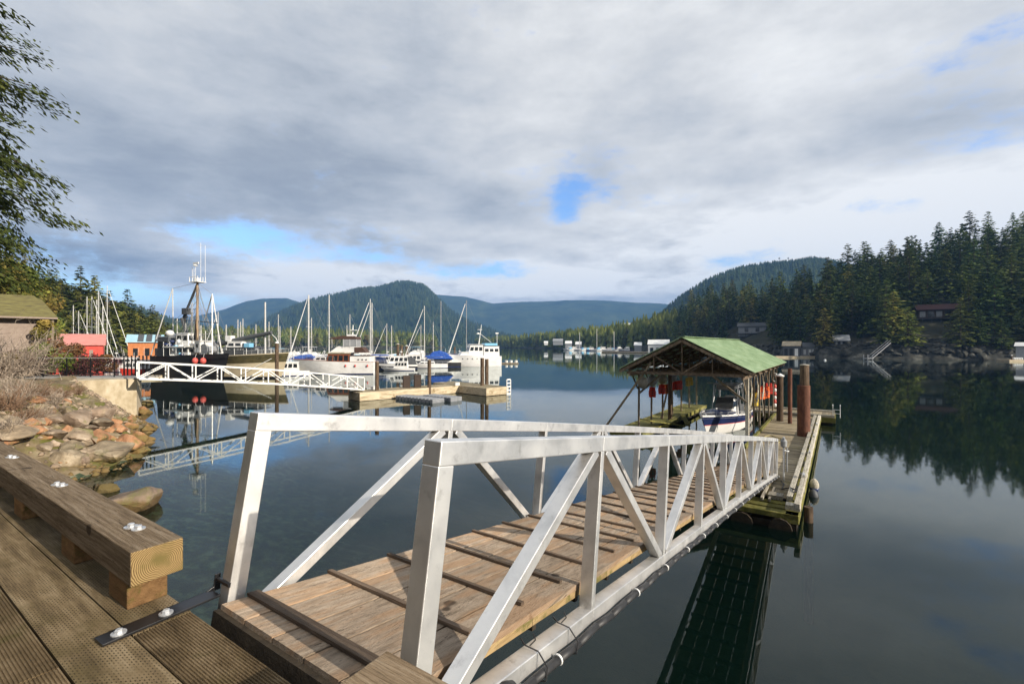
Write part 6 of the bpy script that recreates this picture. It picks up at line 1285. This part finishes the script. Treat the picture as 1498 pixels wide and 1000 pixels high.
# floating sheds
def shed(px0, px1, Y, wallm, roofm, ze, zr, depth, label, name='float_shed', rz=.06, base=.4):
    x0, xm = (px0-749)/F*Y, ((px0+px1)/2-749)/F*Y; th = math.atan2(xm, Y); L = (px1-px0)*Y/F*math.cos(th)**0; L = (px1-px0)*Y*math.cos(th)/F; s = thing(name, label, 'shed', (x0, Y, base), -th-rz); ze += .4-base; zr += .4-base
    MB().box(0, L, 0, depth, -.3, ze-.4).build('wall', wallm, s); mb = MB(); mb.prism([(-.4, ze-.4), (depth/2, zr-.4), (depth+.4, ze-.4), (depth+.4, ze-.55), (depth/2, zr-.6), (-.4, ze-.55)], -.4, L+.4, plane='yz'); mb.build('roof', roofm, s)
    mb = MB(); mb.prism([(0, ze-.5), (depth/2, zr-.7), (depth, ze-.5)], 0.02, L-.02, plane='yz'); mb.build('gable', wallm, s)
    return s, L
s, L = shed(68, 153, 82, 'redwall', 'redroof', 5.4, 7.4, 8, 'red float shed with a faded pink red roof')
for q in (.35, .55, .75): MB().box(L*q, L*q+.5, -.04, -.005, 1.6, 4.0).build('window', 'pinkwall', s)
for q in (.05, .3, .6, .9): MB().box(L*q, L*q+.3, -.06, -.01, -.2, 4.9).build('trim_post', 'redwall', s)
s, L = shed(187, 237, 98, 'orangewall', 'blueroof', 6.0, 7.6, 6, 'orange cabin shed with pale blue roof beyond the black boat')
for q in (.28, .53, .80): MB().prism([(-.38, 5.66), (3, 7.24), (3, 7.27), (-.38, 5.69)], L*q, L*q+1.0, plane='yz').build('dark_roof_strip', 'dgrey', s)
for q in (.15, .5, .8): MB().box(L*q, L*q+.8, -.04, -.005, 2.6, 4.2).build('window', 'glass', s)

# ---------------------------------------------------------------- right shore buildings
s, L = shed(1145, 1170, 196, 'dgrey', 'cream2', 5.0, 6.9, 9, 'grey boat shed with tan roof on the right shore, left of the pair', 'boat_shed')
for q in (.1, .4, .7): MB().box(L*q, L*q+1.2, -.05, -.005, .4, 3.4).build('window', 'gel' if q == .7 else 'glass', s)
s, L = shed(1172, 1194, 199, 'grey', 'dgrey', 4.4, 6.4, 9, 'dark roofed boat shed on the right shore, right of the pair', 'boat_shed')
for q in (.15, .5, .75): MB().box(L*q, L*q+.9, -.05, -.005, .8, 3.0).build('window', 'white', s)
float_('shore_dock', pxY(1135, 192), pxY(1196, 193), 3, .7, 'grey dock in front of the two right shore boat sheds')
def hill_house(px_, tt, w_, h_, wallm, roofm, label, deck=True):
    x, y, z = [float(q[0]) for q in right_h(np.array([px_]), np.array([tt]))]; s = thing('hill_house', label, 'house', (x, y, z-.5), -.55)
    MB().box(-w_/2, w_/2, 0, 7, -1, h_).build('wall', wallm, s); mb = MB(); mb.prism([(-1.2, h_-.1), (3.5, h_+2.2), (8, h_-.1), (8, h_+.1), (3.5, h_+2.45), (-1.2, h_+.1)], -w_/2-.8, w_/2+.8, plane='yz'); mb.build('roof', roofm, s)
    for i in range(5): MB().box(-w_/2+w_*(i+.15)/5, -w_/2+w_*(i+.85)/5, -.06, -.01, h_*.35, h_*.85).build('window', 'glass' if i % 2 else 'grey', s)
    if deck:
        mb = MB(); mb.box(-w_/2-2, w_/2+2, -3, 0, h_*.2-.15, h_*.2); 
        for i in range(7): xx = -w_/2-2+(w_+4)*i/6; mb.tube((xx, -2.9, -6), (xx, -2.9, h_*.2+1), .09, n=5)
        mb.box(-w_/2-2, w_/2+2, -2.95, -2.88, h_*.2+.9, h_*.2+1.0); mb.build('deck', 'dgrey', s)
    return s
hill_house(1100, .20, 15, 5.2, 'grey', 'dgrey', 'wide grey house with white windows among the right hillside trees')
hill_house(1374, .20, 13, 4.6, 'cedar', 'dullred', 'dark house with dull red roof among the right hillside trees')
hill_house(1231, .055, 4.2, 2.6, 'dgrey', 'grey', 'tiny grey cottage on the rocks of the right shore', deck=False)
st = thing('shore_stairs', 'pale metal stairs climbing the rocky right shore', 'stairs', pxY(1277, 166, .1), .1); mb = MB()
mb.beam((0, 0, .6), (8.5, 1.5, 6.0), .12, .25); mb.beam((0, 1.2, .6), (8.5, 2.7, 6.0), .12, .25); mb.build('stringer', 'grey', st); mb = MB()
for k in range(14): mb.box(.3+k*.6, .7+k*.6, .1*k+.1, .1*k+1.2, .75+k*.385, .82+k*.385)
mb.build('treads', 'dgrey', st); mb = MB(); mb.path([(0, 0, 1.7), (8.5, 1.5, 7.0)], .05, 5); mb.path([(0, 1.2, 1.7), (8.5, 2.7, 7.0)], .05, 5); mb.build('handrail', 'grey', st); MB().box(-2.2, 0, -.3, 1.8, .3, .55).build('landing', 'grey', st)
mb = MB(); 
for x in (-2.1, -.1): mb.tube((x, 0, -2), (x, 0, 1.8), .1, n=6); mb.tube((x, 1.6, -2), (x, 1.6, 1.8), .1, n=6)
mb.build('support_posts', 'grey', st)
s, L = shed(1486, 1530, 152, 'grey', 'gel', 5.0, 6.2, 6, 'low pale roofed boathouse at the right frame edge', 'boat_shed'); float_('shore_dock', pxY(1477, 148), pxY(1560, 148), 4, .6, 'small dock at the right frame edge')
pile(1480, 149, 520, .2, 'white topped pile at the right frame edge dock', 'white')
for i, px_ in enumerate((1483, 1486.5, 1490, 1494)): mb = MB(); mb.lathe([(.35, 0), (.4, .5), (.2, .7)], 10); tag(mb.build('tub', 'white', None, loc=pxY(px_, 149, .62)), ['white tub at the left of the right edge dock', 'second white tub on the right edge dock', 'third white tub on the right edge dock', 'white tub nearest the frame edge'][i], 'tub')
# white boathouse behind the green roof, far shore marina
s, L = shed(948, 978, 300, 'gel', 'white', 5.8, 8.8, 10, 'white roofed boat building left of the green roof', 'boat_shed')
for q in (.1, .4, .7): MB().box(L*q, L*q+2, -.05, -.005, .3, 3.2).build('window', 'glass', s)
float_('shore_dock', pxY(880, 330), pxY(985, 290), 4, 1.0, 'dark far dock before the white roofed boat building', 'darkwood')
for i, (p0, p1, Y_, ze, zr, wm_, rm_, lb) in enumerate(((809,823,560,10,13,'grey','grey','grey white house on the far shore, right of two'),(796,801,600,8,10.5,'gel','gel','tiny white cottage on the far shore, leftmost'),(827,836,520,7,10,'grey','gel','pale boathouse at the left of the far marina'),(842,850,500,6,9,'grey','white','pale float shed in the far marina'),(928,938,360,5,7.5,'grey','white','pale blue grey shed right of the far marina'))): shed(p0, p1, Y_, wm_, rm_, ze, zr, 8, lb, 'far_house', base=5.5 if i < 2 else .4)
rf = random.Random(2); fw = ['leftmost in the far marina', 'second from the left in the far marina', 'third from the left in the far marina', 'left of the far marina centre', 'at the far marina centre', 'just right of the far marina centre', 'under the tall far mast', 'right part of the far marina', 'beside the dark dock in the far marina', 'second last on the right in the far marina', 'last on the right in the far marina']
for i in range(11):
    px_ = 832+i*8.4; Y_ = 470-11*i
    if i in (2, 5, 8): sailboat(px_, Y_, 170, 11, rf.uniform(14, 20), 'tiny far sailboat '+fw[i], furl=None, mr=.3)
    else: cruiser(px_, Y_, rf.choice([170, 190, 10]), rf.uniform(9, 12), 'tiny far white motor boat '+fw[i], fly=rf.random() < .5, canvas='ltblue', hm=rf.choice(['gel', 'gel', 'navy']))
for i, (px_, Y_, z_) in enumerate(((915, 560, 26), (921, 570, 30), (928, 560, 28), (935, 570, 27), (944, 560, 29), (950, 560, 25))):
    s = thing('hill_house', f"tiny white house high on the far hillside, {['leftmost','second','third','fourth','fifth','rightmost'][i]} of six", 'house', pxY(px_, Y_, CZ+(HZ-475)/F*Y_-2), .1); MB().box(-3, 3, 0, 5, -6, 2.6).build('wall', 'gel', s); MB().prism([(-.5, 2.5), (2.5, 4.2), (5.5, 2.5)], -3.4, 3.4, plane='yz').build('roof', 'white', s)
# unseen wooded bank added behind the camera to darken reflections in the gangway
gx, gy = np.meshgrid(np.linspace(-90, 12, 40), np.linspace(-90, -3.5, 34)); dd = np.clip((-4-gy)+.25*(-gx), 0, 200); side = np.clip((12-gx)/12, 0, 1)
grid('unseen_dark_bank', gx, gy, -2+np.minimum(dd*.9, 26)*side+(N1(gx*.2, gy*.2)-.5)*2, ['forestfloor'])
for i, (x_, y_) in enumerate(((-6, -13), (-14, -12), (-22, -9), (-30, -6), (-2, -20), (-10, -20), (-19, -17), (-28, -15), (-38, -8))):
    place(fir[i % 3], (x_, y_, 3), i, .7, f"conifer added out of view behind the wharf to darken reflections, number {'one two three four five six seven eight nine'.split()[i]}")  # unseen trees added so the shaded metal faces mirror something dark
for i, (x_, y_) in enumerate(((-19, 4), (-22, -1), (-25, 8), (-30, 2), (-26, 14), (-33, 12), (-38, 20), (-34, 24))):
    place(fir[i % 4], (x_, y_, 1.5), i, .8, f"conifer added out of view on the near left bank to darken reflections, number {'one two three four five six seven eight'.split()[i]}")  # off-frame trees added to block bright sky from the post reflections
rs = np.random.RandomState(31); VV, FF, o = [], [], 0; tp = []
for r_ in rp:
    me = r_.data; v = np.empty(len(me.vertices)*3); me.vertices.foreach_get('co', v); f = np.empty(len(me.loops), int); me.loops.foreach_get('vertex_index', f); tp.append((v.reshape(-1, 3), f.reshape(-1, 3)) if len(f) == 3*len(me.polygons) else None)
tp = [q for q in tp if q]
for i in range(260 if tp else 0):
    v, f = tp[rs.randint(len(tp))]; p_ = rs.uniform(960, 1600); x, y, z = [float(q[0]) for q in right_h(np.array([p_]), np.array([rs.uniform(.022, .075)]))]; a = rs.rand()*6.28; s = rs.uniform(1.5, 5.5); c_, s_ = math.cos(a), math.sin(a)
    VV.append(np.stack([(v[:, 0]*c_-v[:, 1]*s_)*s+x, (v[:, 0]*s_+v[:, 1]*c_)*s+y, v[:, 2]*s*rs.uniform(.9, 1.6)+z], -1)); FF.append(f+o); o += len(v)
if tp: tag(npmesh('shore_boulders', np.concatenate(VV), np.concatenate(FF), ['rockshore']), 'broken dark grey rocks lining the foot of the right hillside', 'rocks', kind='stuff')
# radio towers on the ridge
for i, px_ in enumerate((1140, 1153)):
    Y_ = 1398; mb = MB(); z0 = CZ+(HZ-384)/F*Y_-4; x0 = (px_-749)/F*Y_; mb.tube((x0, Y_, z0), (x0, Y_, z0+21), .5, .3, 6); mb.box(x0-2.2, x0+2.2, Y_-1, Y_+1, z0+15, z0+18); tag(mb.build('radio_tower', 'dgrey'), ['thin radio tower on the ridge, left one', 'thin radio tower on the ridge, right one'][i], 'radio tower')
mb = MB(); mb.ball((0, 0, .1), .35); tag(mb.build('mooring_buoy', 'white', None, loc=pxY(1207, 160)), 'small white mooring buoy floating off the right shore', 'buoy')

# ---------------------------------------------------------------- the air
hz = MB(); hz.box(-8850, 8850, -420, 8350, -11, 540); ho_ = hz.build('haze', MT.setdefault('haze', bpy.data.materials.new('haze'))); ho_['kind'] = 'stuff'
hm = MT['haze']; hm.use_nodes = True; clear(hm.node_tree); t = NT(hm.node_tree); pv = t.new('ShaderNodeVolumePrincipled'); pv.inputs['Color'].default_value = (.24, .50, 1.0, 1); pv.inputs['Density'].default_value = .00014; pv.inputs['Anisotropy'].default_value = .0
o = t.new('ShaderNodeOutputMaterial'); t.l.new(pv.outputs[0], o.inputs['Volume'])
for o in list(COL.objects):
    if '_used' in o: del o['_used']
